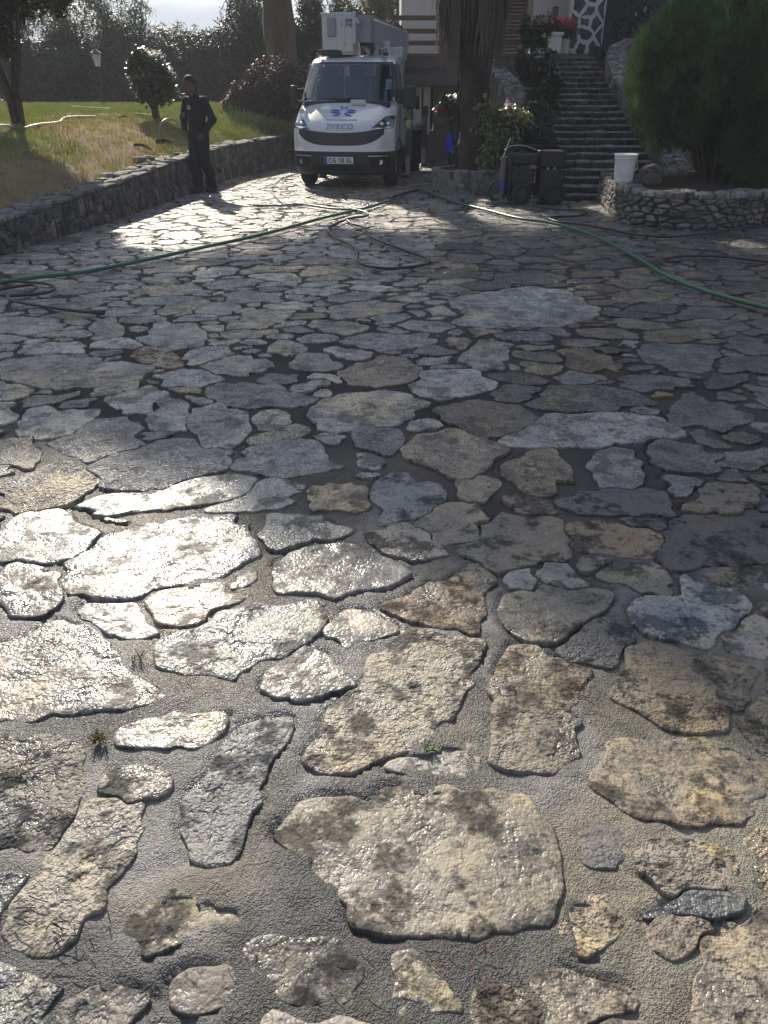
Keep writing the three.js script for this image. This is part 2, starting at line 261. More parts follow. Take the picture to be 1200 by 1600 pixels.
function slabHeight(s, x, D) {
  const t = s.tone === 5 ? .3 : 1;
  const f = fbm2(x * 5 + s.id * 3.1, D * 5, 3, 40) - .5, l = fbm2(x * 9 + s.id, D * 13, 3, 41) * 5, st = (Math.floor(l) + step(.75, 1, l - Math.floor(l))) / 5;
  return s.h + (x - s.x) * s.tx + (D - s.D) * s.ty + t * (f * .009 + (st - .5) * .0115 + (noise2(x * 40, D * 40, 42) - .5) * .0035);
}
function slabGeometry(s) {
  const ring = s.out, n = ring.length, dense = n >= 96 ? 16 : n >= 56 ? 8 : n >= 28 ? 4 : 2;
  const lv = []; for (let i = 1; i <= dense; i++) lv.push([i / dense * .93, 0]); if (n > 14) lv.push([.98, -.0008]); lv.push([1, -.004]); lv.push([1.006, -.05]);
  const pos = [s.x, slabHeight(s, s.x, s.D), -s.D], uv = [0, 0], col = [], idx = [], ox = (s.id * 7.77) % 50, oy = (s.id * 3.33) % 50, ca = Math.cos(s.id * 1.7), sa = Math.sin(s.id * 1.7);
  const paintedShade = 1 - .5 * step(-.2, 1.6, s.x + (fbm2(s.x * .9, s.D * .9, 3, 44) - .5) * 2) * step(2.1, 3.2, s.D) * step(14, 9, s.D) * (s.tone === 5 ? .3 : 1);   // shade painted into the stone colour on the mid right
  const T = TONE[s.tone], k = (.86 + .28 * hash3(s.id, 1, 2)) * paintedShade * (1 + .35 * step(2.4, 3.4, s.D)), w = (hash3(s.id, 3, 4) - .5) * .12, c0 = [T[0] * k * (1 + w), T[1] * k, T[2] * k * (1 - w)];  // sky sheen painted in as well: stones lighter beyond the foreground
  const U = (x, D) => uv.push(ca * x - sa * D + ox, sa * x + ca * D + oy);
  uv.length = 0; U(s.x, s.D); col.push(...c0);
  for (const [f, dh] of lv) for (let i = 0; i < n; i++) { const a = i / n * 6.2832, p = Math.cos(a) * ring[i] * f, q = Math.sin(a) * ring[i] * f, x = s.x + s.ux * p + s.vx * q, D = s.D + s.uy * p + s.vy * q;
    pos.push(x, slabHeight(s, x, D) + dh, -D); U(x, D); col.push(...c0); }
  const flip = s.ux * s.vy - s.uy * s.vx < 0;
  const tri = (a, b, c) => flip ? idx.push(a, c, b) : idx.push(a, b, c);
  for (let i = 0; i < n; i++) tri(0, 1 + i, 1 + (i + 1) % n);
  for (let r = 0; r + 1 < lv.length; r++) for (let i = 0; i < n; i++) { const a = 1 + r * n + i, b = 1 + r * n + (i + 1) % n, c = a + n, d = b + n; tri(a, c, b); tri(b, c, d); }
  const g = new THREE.BufferGeometry(); g.setAttribute('position', new THREE.Float32BufferAttribute(pos, 3)); g.setAttribute('uv', new THREE.Float32BufferAttribute(uv, 2)); g.setAttribute('color', new THREE.Float32BufferAttribute(col, 3)); g.setIndex(idx); g.computeVertexNormals(); return g;
}
for (const s of slabs) { s.h = .0002 + .0035 * hash3(s.id, 5, 6) + .0085 * step(2.0, 3.2, s.D) + (s.tab ? .0025 : 0); s.tx = (hash3(s.id, 7, 8) - .5) * .016; s.ty = (hash3(s.id, 9, 1) - .5) * .016; }
for (const s of slabs) s.out = slabShape(s);
// ground sheet of mortar, finely modelled near the viewer
function inSlab(x, D) { let best = 9; for (const s of near(x, D, 1)) { const dx = x - s.x, dy = D - s.D; if (Math.abs(dx) > s.big * 1.5 || Math.abs(dy) > s.big * 1.5) continue; const p = s.m[0] * dx + s.m[1] * dy, q = s.m[2] * dx + s.m[3] * dy; const a = (Math.atan2(q, p) / 6.2832 + 1) % 1 * s.out.length, i = Math.floor(a) % s.out.length, r = lerp(s.out[i], s.out[(i + 1) % s.out.length], a - Math.floor(a)); const d = (Math.hypot(p, q) - r) * s.R; if (d < best) best = d; } return best; }
const driveGeo = (() => {
  const xs = [], Ds = [];
  for (let x = -26; x < -6; x += 4) xs.push(x); for (let x = -6; x < -1.9; x += .1) xs.push(x); for (let x = -1.9; x < 2.5; x += .0125) xs.push(x); for (let x = 2.5; x < 9; x += .12) xs.push(x); for (let x = 9; x <= 30; x += 4) xs.push(x);
  for (let d = -30; d < 0; d += 6) Ds.push(d); for (let d = 0; d < .5; d += .1) Ds.push(d); for (let d = .5; d < 3.4;) { Ds.push(d); d += .0125; } for (let d = 3.4; d < 40;) { Ds.push(d); d += .012 * d; }
  const W = xs.length, pos = new Float32Array(W * Ds.length * 3), uv = new Float32Array(W * Ds.length * 2), uv1 = new Float32Array(W * Ds.length * 2), col = new Float32Array(W * Ds.length * 3), idx = [];
  Ds.forEach((D, j) => xs.forEach((x, i) => {
    let y = (fbm2(x * 3, D * 3, 4, 60) - .5) * .018 + (fbm2(x * 13, D * 13, 3, 66) - .5) * .011 * step(3.2, 2, D) + (fbm2(x * 30, D * 30, 2, 61) - .5) * .006;
    if (D > .4 && D < 4 && Math.abs(x) < 2.6) { const d = inSlab(x, D); if (d < -.04) y -= .03; else if (d < .014) y -= .009 * step(.56, .62, noise2(x * 5, D * 5, 62)); else if (d < .06) y += .0015; }
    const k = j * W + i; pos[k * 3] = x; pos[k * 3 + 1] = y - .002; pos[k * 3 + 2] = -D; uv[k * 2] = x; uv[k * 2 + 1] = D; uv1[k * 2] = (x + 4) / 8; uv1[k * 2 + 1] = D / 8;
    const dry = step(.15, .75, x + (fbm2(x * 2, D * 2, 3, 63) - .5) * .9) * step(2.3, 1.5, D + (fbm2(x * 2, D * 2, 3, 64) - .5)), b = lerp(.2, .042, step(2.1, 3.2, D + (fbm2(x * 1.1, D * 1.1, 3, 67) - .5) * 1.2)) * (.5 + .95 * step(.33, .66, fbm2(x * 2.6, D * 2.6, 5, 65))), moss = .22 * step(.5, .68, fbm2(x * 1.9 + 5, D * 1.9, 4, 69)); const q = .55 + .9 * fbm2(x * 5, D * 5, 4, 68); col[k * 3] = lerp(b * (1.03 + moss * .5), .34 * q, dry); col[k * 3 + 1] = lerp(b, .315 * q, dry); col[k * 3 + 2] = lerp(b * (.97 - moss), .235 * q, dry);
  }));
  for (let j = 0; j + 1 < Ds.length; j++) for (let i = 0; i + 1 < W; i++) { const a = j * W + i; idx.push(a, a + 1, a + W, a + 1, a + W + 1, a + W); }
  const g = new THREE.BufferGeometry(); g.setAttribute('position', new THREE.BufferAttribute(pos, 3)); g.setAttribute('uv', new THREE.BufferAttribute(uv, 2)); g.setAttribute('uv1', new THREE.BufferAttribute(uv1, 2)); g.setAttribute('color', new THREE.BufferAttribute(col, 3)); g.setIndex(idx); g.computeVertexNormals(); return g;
})();
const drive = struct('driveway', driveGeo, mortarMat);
{
  const size = (s) => { const d2 = s.D * s.D + 2.25; return s.R * s.R / d2 * 1.5 / Math.sqrt(d2); };
  const seen = slabs.filter((s) => Math.abs(s.x) < .42 + s.D * .56), rest = slabs.filter((s) => !seen.includes(s));
  seen.sort((a, b) => size(b) - size(a));
  const gs = [];
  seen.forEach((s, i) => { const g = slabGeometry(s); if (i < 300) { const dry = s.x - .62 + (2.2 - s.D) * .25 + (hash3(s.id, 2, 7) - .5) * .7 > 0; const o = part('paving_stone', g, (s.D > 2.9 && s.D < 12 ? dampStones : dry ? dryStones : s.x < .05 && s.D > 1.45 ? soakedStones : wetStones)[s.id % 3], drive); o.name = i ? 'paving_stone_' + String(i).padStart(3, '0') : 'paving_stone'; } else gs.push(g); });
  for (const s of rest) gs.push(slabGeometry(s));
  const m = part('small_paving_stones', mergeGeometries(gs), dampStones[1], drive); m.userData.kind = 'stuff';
  console.log('slabs', slabs.length, 'seen', seen.length);
}
// ------------------------------------------------------------------ rubble masonry
const wallStone = new THREE.MeshStandardMaterial({ map: stoneTex.color, bumpMap: stoneTex.bump, bumpScale: .03, roughness: .82, vertexColors: true, side: THREE.DoubleSide });
const jointMat = new THREE.MeshStandardMaterial({ color: lin(.2, .19, .175), map: mortarTex.color, bumpMap: mortarTex.bump, bumpScale: .02, roughness: .9, side: THREE.DoubleSide });
function cells(U, H, su, sv, R, jit = .8) {                          // irregular polygons filling a U by H rectangle
  const nu = Math.max(1, Math.round(U / su)), nv = Math.max(1, Math.round(H / sv)), P = [];
  for (let j = 0; j < nv; j++) for (let i = 0; i < nu; i++) P.push([(i + .5 + (j % 2) * .4 - .2 + (R() - .5) * jit) / nu * U, (j + .5 + (R() - .5) * jit) / nv * H]);
  const k = su / sv;
  return P.map((p) => {
    let poly = [[0, 0], [U, 0], [U, H], [0, H]];
    for (const q of P) { if (q === p) continue; const dx = q[0] - p[0], dy = (q[1] - p[1]) * k * k; if (Math.abs(dx) > su * 3 || Math.abs(q[1] - p[1]) > sv * 3) continue;
      const mx = (p[0] + q[0]) / 2, my = (p[1] + q[1]) / 2, side = (a) => (a[0] - mx) * dx + (a[1] - my) * dy, o = [];
      for (let i = 0; i < poly.length; i++) { const a = poly[i], b = poly[(i + 1) % poly.length], sa = side(a), sb = side(b); if (sa <= 0) o.push(a); if ((sa < 0) !== (sb < 0) && sa !== sb) { const t = sa / (sa - sb); o.push([lerp(a[0], b[0], t), lerp(a[1], b[1], t)]); } }
      poly = o; if (poly.length < 3) break; }
    return poly;
  }).filter((p) => p.length > 2);
}
function stoneGeo(poly, map, o, R) {                                 // map(u, v, out) -> Vector3; one rough stone standing a little proud
  const gap = o.gap ?? .018, proud = o.proud ?? .03, split = o.split ?? 2; let cx = 0, cy = 0; for (const p of poly) { cx += p[0] / poly.length; cy += p[1] / poly.length; }
  const rim = []; for (let i = 0; i < poly.length; i++) { const a = poly[i], b = poly[(i + 1) % poly.length]; if (Math.hypot(a[0] - b[0], a[1] - b[1]) < .02) continue; for (let k = 0; k < split; k++) { const t = k / split; rim.push([lerp(a[0], b[0], t), lerp(a[1], b[1], t)]); } }
  const n = rim.length; if (n < 3) return null;
  const pull = rim.map((p) => { const L = Math.hypot(p[0] - cx, p[1] - cy) || 1; return Math.max(.3, (L - gap * (.8 + R() * .9)) / L) * (.95 + R() * .07); });
  const T = o.tones[Math.floor(R() * o.tones.length)], k = .8 + R() * .4, c = [T[0] * k, T[1] * k, T[2] * k], pr = proud * (.55 + R() * .9), tu = (R() - .5) * .25, tv = (R() - .5) * .25;
  const pos = [], uv = [], col = [], idx = [], ou = R() * 9, ov = R() * 9;
  const add = (u, v, d, e) => { const q = map(u, v, d); pos.push(q.x, q.y, q.z); uv.push(u + ou, v + ov); col.push(c[0] * e, c[1] * e, c[2] * e); };
  add(cx, cy, pr * (1 + (R() - .5) * .4), 1);
  for (const [f, d, e] of [[.6, 1, 1], [.9, .85, 1], [1, .35, .9], [1.02, -.5, .8]]) rim.forEach((p, i) => { const s = f * pull[i], u = cx + (p[0] - cx) * s, v = cy + (p[1] - cy) * s; add(u, v, pr * d + (d > .5 ? (u - cx) * tu + (v - cy) * tv + (R() - .5) * pr * .35 : 0), e); });  // rims darkened: joint shade painted into the stone colour
  for (let i = 0; i < n; i++) { idx.push(0, 1 + i, 1 + (i + 1) % n); for (let r = 0; r < 3; r++) { const a = 1 + r * n + i, b = 1 + r * n + (i + 1) % n; idx.push(a, a + n, b, b, a + n, b + n); } }
  const g = new THREE.BufferGeometry(); g.setAttribute('position', new THREE.Float32BufferAttribute(pos, 3)); g.setAttribute('uv', new THREE.Float32BufferAttribute(uv, 2)); g.setAttribute('color', new THREE.Float32BufferAttribute(col, 3)); g.setIndex(idx); g.computeVertexNormals(); return g;
}
const ROUND = [[.4, .385, .36], [.33, .32, .31], [.27, .26, .25], [.36, .34, .31]], GREY = [[.2, .2, .2], [.26, .25, .24], [.16, .16, .165], [.3, .28, .25]], WARM = [[.3, .27, .23], [.25, .24, .23], [.34, .3, .24], [.2, .19, .18], [.28, .23, .18]], PALE = [[.36, .34, .3], [.3, .29, .27], [.26, .25, .24]];
function masonry(parent, name, polys, map, o, R, m = wallStone) { const loose = []; for (const p of polys) { const g = stoneGeo(p, map, o, R); if (!g) continue; if (o.joined) loose.push(g); else part(numberedPart(parent, name), g, m, parent); } if (loose.length) part(name, mergeGeometries(loose), m, parent).userData.kind = 'stuff'; }
function numberedPart(parent, name) { const n = parent.userData.counts ??= {}; n[name] = (n[name] ?? -1) + 1; return n[name] ? name + '_' + String(n[name]).padStart(3, '0') : name; }
function path(pts) { const c = new THREE.CatmullRomCurve3(pts.map((p) => V(p[0], p[2] ?? 0, -p[1]))); c.arcLengthDivisions = 400; const L = c.getLength(); return { L, p: (u) => c.getPointAt(clamp(u / L)), n: (u) => { const t = c.getTangentAt(clamp(u / L)); return V(-t.z, 0, t.x).normalize(); } }; }
// a free-standing wall along a path: core, face stones on the chosen sides and a coping of flat slabs
function rubbleWall(w, P, thick, foot, top, o) {
  const seg = Math.max(8, Math.round(P.L / .25)), pos = [], uv = [], idx = [];
  for (let i = 0; i <= seg; i++) { const u = i / seg * P.L, c = P.p(u), n = P.n(u), t = top(u) - .05, f = foot(u); [[1, f], [1, t], [-1, t], [-1, f]].forEach(([s, y], k) => { pos.push(c.x + n.x * s * thick / 2, y, c.z + n.z * s * thick / 2); uv.push(u, k * .5); }); }
  for (let i = 0; i < seg; i++) for (let k = 0; k < 4; k++) { const a = i * 4 + k, b = i * 4 + (k + 1) % 4; idx.push(a, b, a + 4, b, b + 4, a + 4); }
  idx.push(0, 2, 1, 0, 3, 2); const e = seg * 4; idx.push(e, e + 1, e + 2, e, e + 2, e + 3);
  const g = new THREE.BufferGeometry(); g.setAttribute('position', new THREE.Float32BufferAttribute(pos, 3)); g.setAttribute('uv', new THREE.Float32BufferAttribute(uv, 2)); g.setIndex(idx); g.computeVertexNormals();
  part('mortar_core', toCreasedNormals(g, .6), jointMat, w);
  const R = rng(o.seed);
  for (const s of o.sides) masonry(w, 'face_stone', cells(P.L, 1, o.su, o.sv, R), (u, v, d) => { const c = P.p(u), n = P.n(u), f = foot(u), t = top(u) - .06; return V(c.x + n.x * s * (thick / 2 + d), f + v * (t - f), c.z + n.z * s * (thick / 2 + d)); }, { tones: o.tones, proud: o.proud ?? .028, gap: o.gap ?? .011, joined: o.joined }, R);
  masonry(w, 'coping_stone', cells(P.L, thick + .08, o.cu ?? .34, o.cv ?? .24, R, .55), (u, v, d) => { const c = P.p(u), n = P.n(u), s = v - thick / 2 - .04; return V(c.x + n.x * s, top(u) - .04 + d, c.z + n.z * s); }, { tones: o.cap ?? PALE, proud: o.cp ?? .04, gap: .012, joined: o.joined }, R);
}
// the long retaining wall on the left
const wallH = (D) => D < 14 ? lerp(.37, .62, (D - 8.3) / 5.7) : lerp(.62, .72, (D - 14) / 7);
const leftPts = []; for (let D = 5; D <= 21; D += 1) leftPts.push([wallX(D) - .17, D]); leftPts.push([-1.5, 21.9], [-.4, 22.3]);
const leftWall = thing('retaining_wall', 'long low curved rubble stone wall holding up the lawn, topped with flat stones', 'stone wall');
{ const P = path(leftPts), h = (u) => Math.max(.2, wallH(-P.p(u).z)); rubbleWall(leftWall, P, .34, () => -.05, h, { seed: 31, sides: [1], su: .13, sv: .5, proud: .02, gap: .008, tones: GREY, cap: PALE, cu: .27, cv: .18, cp: .03 }); }

// ------------------------------------------------------------------ lawn, earth and grass
function lawnY(x, D) { const xe = D > 21 ? lerp(-2.3, 2, clamp((D - 21) / 3)) : wallX(Math.max(D, 5)); const w = Math.max(0, xe - x - .3); return wallH(clamp(D, 6, 22)) - .06 + .62 * (1 - Math.exp(-w / 1.4)) + (fbm2(x * .9, D * .9, 3, 70) - .5) * .12 * Math.min(1, w); }
const green = (x, D) => clamp(step(.42, .62, fbm2(x * .55 + 3, D * .55, 4, 71)) * .75 + step(15.5, 20, D) * .75 + step(-5.2, -8, x) * step(12, 15, D) * .5);
{
  const pos = [], col = [], idx = [], uv = [], nu = 90, nD = 110; const inner = (D) => (D > 21 ? lerp(-2.3, 2.5, clamp((D - 21) / 2.4)) : wallX(Math.max(D, 5))) - .3;
  for (let j = 0; j <= nD; j++) { const D = 3 + Math.pow(j / nD, 1.5) * 42; for (let i = 0; i <= nu; i++) { const x = inner(D) - Math.pow(i / nu, 1.8) * 40, g = green(x, D) * .8; const y = lawnY(x, D) + (noise2(x * 14, D * 14, 72) - .5) * .035; pos.push(x, y, -D); uv.push(x, D); const n = .75 + .5 * fbm2(x * 7, D * 7, 3, 73); col.push(lerp(.42, .27, g) * n, lerp(.31, .28, g) * n, lerp(.2, .1, g) * n); } }
  for (let j = 0; j < nD; j++) for (let i = 0; i < nu; i++) { const a = j * (nu + 1) + i, b = a + nu + 1; idx.push(a, a + 1, b, a + 1, b + 1, b); }
  const g = new THREE.BufferGeometry(); g.setAttribute('position', new THREE.Float32BufferAttribute(pos, 3)); g.setAttribute('uv', new THREE.Float32BufferAttribute(uv, 2)); g.setAttribute('color', new THREE.Float32BufferAttribute(col, 3)); g.setIndex(idx); g.computeVertexNormals();
  struct('lawn', g, new THREE.MeshStandardMaterial({ vertexColors: true, bumpMap: mortarTex.bump, bumpScale: .04, roughness: .95, side: THREE.DoubleSide }));
  struct('terrain', new THREE.PlaneGeometry(900, 900, 8, 8).rotateX(-Math.PI / 2).translate(0, -.3, -200), mat(.12, .11, .06, .95));
}
function strips(list) {                                               // list of blades: base, tip, half width (Vector3, Vector3, number, bend)
  const pos = [], idx = [], uv = []; for (const [a, b, w, bend] of list) { const d = V().subVectors(b, a), s = V(d.z, d.x * .3, -d.x).normalize().multiplyScalar(w); if (!isFinite(s.x) || s.lengthSq() < 1e-9) s.set(w, 0, 0); const m = V().addVectors(a, b).multiplyScalar(.5).add(bend ?? V()); const k = pos.length / 3; for (const [p, f] of [[a, .6], [m, 1], [b, .05]]) pos.push(p.x - s.x * f, p.y - s.y * f, p.z - s.z * f, p.x + s.x * f, p.y + s.y * f, p.z + s.z * f); idx.push(k, k + 1, k + 2, k + 1, k + 3, k + 2, k + 2, k + 3, k + 4, k + 3, k + 5, k + 4); for (let i = 0; i < 6; i++) uv.push(i % 2, i >> 1); }
  const g = new THREE.BufferGeometry(); g.setAttribute('position', new THREE.Float32BufferAttribute(pos, 3)); g.setAttribute('uv', new THREE.Float32BufferAttribute(uv, 2)); g.setIndex(idx); g.computeVertexNormals(); return g;
}
const onBall = (R) => { const z = R() * 2 - 1, a = R() * 6.2832, r = Math.sqrt(1 - z * z); return V(r * Math.cos(a), z, r * Math.sin(a)); };
function leafClump(seed, n, spread, len, wid, droop = 0) { const R = rng(seed), l = []; for (let i = 0; i < n; i++) { const a = onBall(R).multiplyScalar(spread * Math.cbrt(R())), d = onBall(R); d.y = d.y * .6 + .15 - droop; d.normalize(); l.push([a, a.clone().addScaledVector(d, len * (.7 + R() * .6)), wid * (.7 + R() * .6), V(0, -len * .08, 0)]); } return strips(l); }
const leaf = (r, g, b, t = .35, rough = .6) => new THREE.MeshPhysicalMaterial({ color: lin(r, g, b), roughness: rough, transmission: t, thickness: 0, side: THREE.DoubleSide });
const _m = new THREE.Matrix4(), _q = new THREE.Quaternion(), _e = new THREE.Euler(), _s = V(), _c = new THREE.Color();
function scatter(name, g, m, list, parent) {                          // list of [position, scale, tint, quaternion?]
  const R = rng(list.length + 5), o = shade(new THREE.InstancedMesh(g, m, list.length)); o.name = name; o.userData.kind = 'stuff';
  list.forEach(([p, s, t, q], i) => { if (q) _q.copy(q); else _q.setFromEuler(_e.set((R() - .5) * 1.2, R() * 6.28, (R() - .5) * 1.2)); _m.compose(p, _q, _s.setScalar(s)); o.setMatrixAt(i, _m); const k = .65 + .7 * R(); o.setColorAt(i, _c.setRGB(k * (t?.[0] ?? 1), k * (t?.[1] ?? 1), k * (t?.[2] ?? 1))); });
  parent.add(o); return o;
}
// points through a bumpy ball, denser towards its skin, with holes
function cloud(R, n, c, r, seed, hole = .4, core = .45) { const o = []; let guard = 0; while (o.length < n && guard++ < n * 12) { const d = onBall(R), f = Math.pow(R(), core), k = .72 + .5 * noise3(d.x * 2.2 + 9, d.y * 2.2 + 9, d.z * 2.2 + 9, seed); const p = V(c.x + d.x * r.x * f * k, c.y + d.y * r.y * f * k, c.z + d.z * r.z * f * k); if (noise3(p.x * 1.9 + 50, p.y * 1.9 + 50, p.z * 1.9 + 50, seed + 1) < hole) continue; o.push(p); } return o; }
const barkTex = (() => { const a = fbmField(512, 8, 5, 51), b = fbmField(512, 32, 4, 52); return { color: tex(512, (i) => { const v = .5 + .8 * (a[i] - .5) + .5 * (b[i] - .5); return [v, v * .93, v * .86]; }, true, 1), bump: tex(512, (i) => .6 * a[i] + .4 * b[i], false, 1) }; })();
const bark = (r, g, b) => new THREE.MeshStandardMaterial({ color: lin(r, g, b), map: barkTex.color, bumpMap: barkTex.bump, bumpScale: .04, roughness: .95, side: THREE.DoubleSide });

{ // short grass, thinner where it is burnt brown
  const R = rng(77), blades = []; for (let i = 0; i < 9; i++) { const a = V((R() - .5) * .09, 0, (R() - .5) * .09); blades.push([a, V(a.x + (R() - .5) * .05, .035 + R() * .035, a.z + (R() - .5) * .05), .003]); }
  const list = []; for (let i = 0; i < 42000; i++) { const D = 6 + Math.pow(R(), .8) * 20, x = wallX(Math.min(D, 21)) - .35 - Math.pow(R(), 1.3) * 11; const g = green(x, D); if (R() > .35 + .65 * g) continue; const t = g + (R() - .5) * .5; list.push([V(x, lawnY(x, D), -D), .7 + R() * .8, t > .4 ? [1, 1, 1.2] : [1.45, 1.08, 2.2], new THREE.Quaternion().setFromAxisAngle(V(0, 1, 0), R() * 6.28)]); }
  const o = scatter(numbered('lawn_grass'), strips(blades), leaf(.3, .34, .06, .55), list, scene); tag(o, 'short sunlit grass of the lawn behind the low wall', 'grass', null, 'stuff');
}
{ // long grass tuft at the end of the lawn
  const R = rng(78), l = [], c = at(412, 196, 20.4); for (let i = 0; i < 420; i++) { const a = V(c.x + (R() - .5) * 1.5, 0, c.z + (R() - .5) * .7); a.y = lawnY(a.x, -a.z) - .03; const h = .18 + R() * .28; l.push([a, V(a.x + (R() - .5) * .22, a.y + h, a.z + (R() - .5) * .2), .007, V(0, h * .1, 0)]); }
  solo('tall_grass', strips(l), leaf(.1, .16, .02, .45), 'bright green tuft of tall grass at the far end of the low wall by the white truck', 'grass tuft');
}
// ------------------------------------------------------------------ hedge and trees
{ // dark hedge along the back of the lawn
  const R = rng(81), h = thing('hedge', 'tall dark mixed hedge closing off the back of the lawn', 'hedge', [0, 0, 0]), list = [];
  for (let i = 0; i < 95; i++) { const t = i / 94, x = lerp(-25, -.4, t), D = 30 + Math.sin(i * 1.7) * .6 + R(), y0 = lawnY(x, D), top = (x < -12.5 ? 3.9 : x < -5 ? 1.75 : 2.5) * (.8 + R() * .35); for (const p of cloud(R, 420, V(x, y0 + top / 2, -D), V(.95, top / 2 + .2, .9), 300 + i, .3)) list.push([p, .8 + R() * .7, [.55 + 1.1 * hash3(i, 1, 1), .6 + 1.0 * hash3(i, 2, 1), .5 + 1.1 * hash3(i, 3, 1)]]); }
  scatter('foliage', leafClump(5, 14, .17, .13, .018), leaf(.035, .05, .022, .25, .55), list, h);
  const st = []; for (let i = 0; i < 60; i++) { const x = lerp(-24, -.6, R()), D = 30 + R() * .8, y = lawnY(x, D) - .1; st.push(taper([V(x, y, -D), V(x + (R() - .5) * .3, y + 1, -D), V(x + (R() - .5) * .7, y + 2.1, -D)], .04, .012, 5, 5)); }
  part('stems', mergeGeometries(st), bark(.12, .1, .08), h).userData.kind = 'stuff';
}
function shrubTree(name, label, cat, base, o) {
  const t = thing(name, label, cat, [base.x, base.y, base.z]), R = rng(o.seed), tr = [];
  for (let i = 0; i < o.stems; i++) { const a = i / o.stems * 6.28 + R() * .8, s = o.spread * (.5 + R() * .6); tr.push(taper([V(Math.cos(a) * .06, -.1, Math.sin(a) * .06), V(Math.cos(a) * s * .35, o.fork * .55, Math.sin(a) * s * .35), V(Math.cos(a) * s, o.fork * 1.05, Math.sin(a) * s), V(Math.cos(a) * s * 1.7, o.fork * 1.75, Math.sin(a) * s * 1.7)], o.r, o.r * .35, 14, 8, .4, i)); }
  part('trunk', mergeGeometries(tr), o.bark ?? bark(.16, .13, .1), t);
  const list = []; for (const [x, y, z, rx, ry, rz, n, hole] of o.balls) for (const p of cloud(R, n, V(x, y, z), V(rx, ry, rz), o.seed * 3 + list.length % 97, hole ?? .38)) list.push([p, .7 + R() * .7, [1, 1, 1]]);
  scatter('crown', o.clump, o.leaf, list, t); if (o.pale) { const l = []; for (const [x, y, z, n, sx, sy] of o.pale) for (let i = 0; i < n; i++) { const a = V(x + (R() + R() - 1) * sx, y + (R() + R() - 1) * sy, z + (R() - .5) * .3), d = onBall(R).multiplyScalar(.06); l.push([a, a.clone().add(d), .02, V()]); } part('blossom_and_shine', strips(l), leaf(.75, .74, .7, .5, .6), t).userData.kind = 'stuff'; } return t;  // pale leaf strips added as painted white shine on the glossy crown
}
shrubTree('garden_tree', 'dark many-stemmed tree at the left edge of the lawn, crown cut off above', 'tree', at(32, 205, 14), { seed: 11, stems: 4, spread: .34, fork: 1.0, r: .07, clump: leafClump(7, 12, .14, .1, .02), leaf: leaf(.035, .05, .022, .22, .5), balls: [[0, 2.5, 0, 1.35, 1.25, 1.4, 3300], [-.9, 2.4, .2, 1.2, 1.1, 1.2, 1900], [.4, 3.3, 0, 1.2, 1, 1.2, 1500], [-1.6, 3, 0, 1.2, 1.2, 1.2, 1200]] });
shrubTree('garden_tree', 'small rounded glossy-leaved tree standing on the lawn left of the person', 'tree', at(245, 187, 18.2), { seed: 12, stems: 3, spread: .14, fork: .34, r: .05, clump: leafClump(8, 12, .11, .085, .022), leaf: leaf(.13, .16, .09, .4, .22), balls: [[-.02, .72, 0, .4, .42, .4, 700, .25], [-.06, .98, 0, .3, .28, .3, 360, .2], [.24, .62, 0, .22, .26, .24, 200, .25]], pale: [[-.12, 1.2, -.05, 110, .22, .13], [.12, 1.2, -.05, 60, .2, .1], [.4, .8, 0, 60, .1, .24], [-.4, .75, 0, 55, .1, .3], [.3, 1.0, 0, 30, .1, .15]] });
shrubTree('brown_shrub', 'spreading brown-leaved shrub behind the wall between the person and the truck', 'shrub', at(428, 190, 22), { seed: 13, stems: 5, spread: .3, fork: .3, r: .035, clump: leafClump(9, 12, .12, .08, .016), leaf: leaf(.13, .07, .045, .35, .6), balls: [[.1, .75, 0, .75, .62, .6, 1300, .3], [-.6, .45, 0, .65, .42, .5, 800, .3], [.75, .6, 0, .7, .6, .6, 900, .3]] });
// oleanders rising over the hedge
const oleander = leaf(.075, .11, .035, .4, .5), paleLeaf = leaf(.2, .24, .06, .5, .5);
function tallShrub(label, base, h, w, seed, m, bloom, group) {
  const t = thing('oleander', label, 'shrub', [base.x, base.y, base.z], 0, group), R = rng(seed), st = [], list = [], tips = [];
  for (let i = 0; i < 15; i++) { const a = R() * 6.28, s = w * (.35 + R() * .75), hh = h * (.62 + R() * .42), e = V(Math.cos(a) * s, hh, Math.sin(a) * s); st.push(taper([V(Math.cos(a) * .1, -.1, Math.sin(a) * .1), V(e.x * .4, hh * .55, e.z * .4), e], .022, .005, 8, 5));
    for (let k = 0; k < 46; k++) { const f = .3 + .72 * Math.pow(R(), .7), p = V(e.x * (f < .55 ? .4 * f / .55 : lerp(.4, 1, (f - .55) / .45)), hh * f, e.z * (f < .55 ? .4 * f / .55 : lerp(.4, 1, (f - .55) / .45))).add(onBall(R).multiplyScalar(.2 * w)); list.push([p, .7 + R() * .6, [1, 1, 1]]); } tips.push(e); }
  part('stems', mergeGeometries(st), bark(.14, .12, .09), t); scatter('foliage', leafClump(seed, 12, .17, .17, .016, .1), m, list, t);
  if (bloom) { const f = []; for (let i = 0; i < bloom; i++) { const e = tips[i % tips.length]; f.push(new THREE.IcosahedronGeometry(.05 + R() * .05, 1).translate(e.x + (R() - .5) * .5, e.y * (.75 + R() * .27), e.z + (R() - .5) * .5)); } part('blossom_and_shine', mergeGeometries(f), leaf(.75, .28, .3, .3, .8), t); }
}
const G = (x, D) => V(x, lawnY(x, D), -D);
tallShrub('pale-leaved tall shrub against the sky at the left of the hedge', G(-11, 31), 4.0, 1.5, 91, oleander, 0);
tallShrub('loose tall shrub rising over the hedge behind the small rounded tree', G(-9, 31), 3.3, 1.2, 92, oleander, 3);
tallShrub('feathery tall shrub over the hedge above the small rounded tree', G(-7, 31.4), 2.5, 1.0, 93, oleander, 2);
tallShrub('tall grey-green shrub just left of the big tree trunk', G(-4.5, 31), 3.6, .9, 94, oleander, 2);
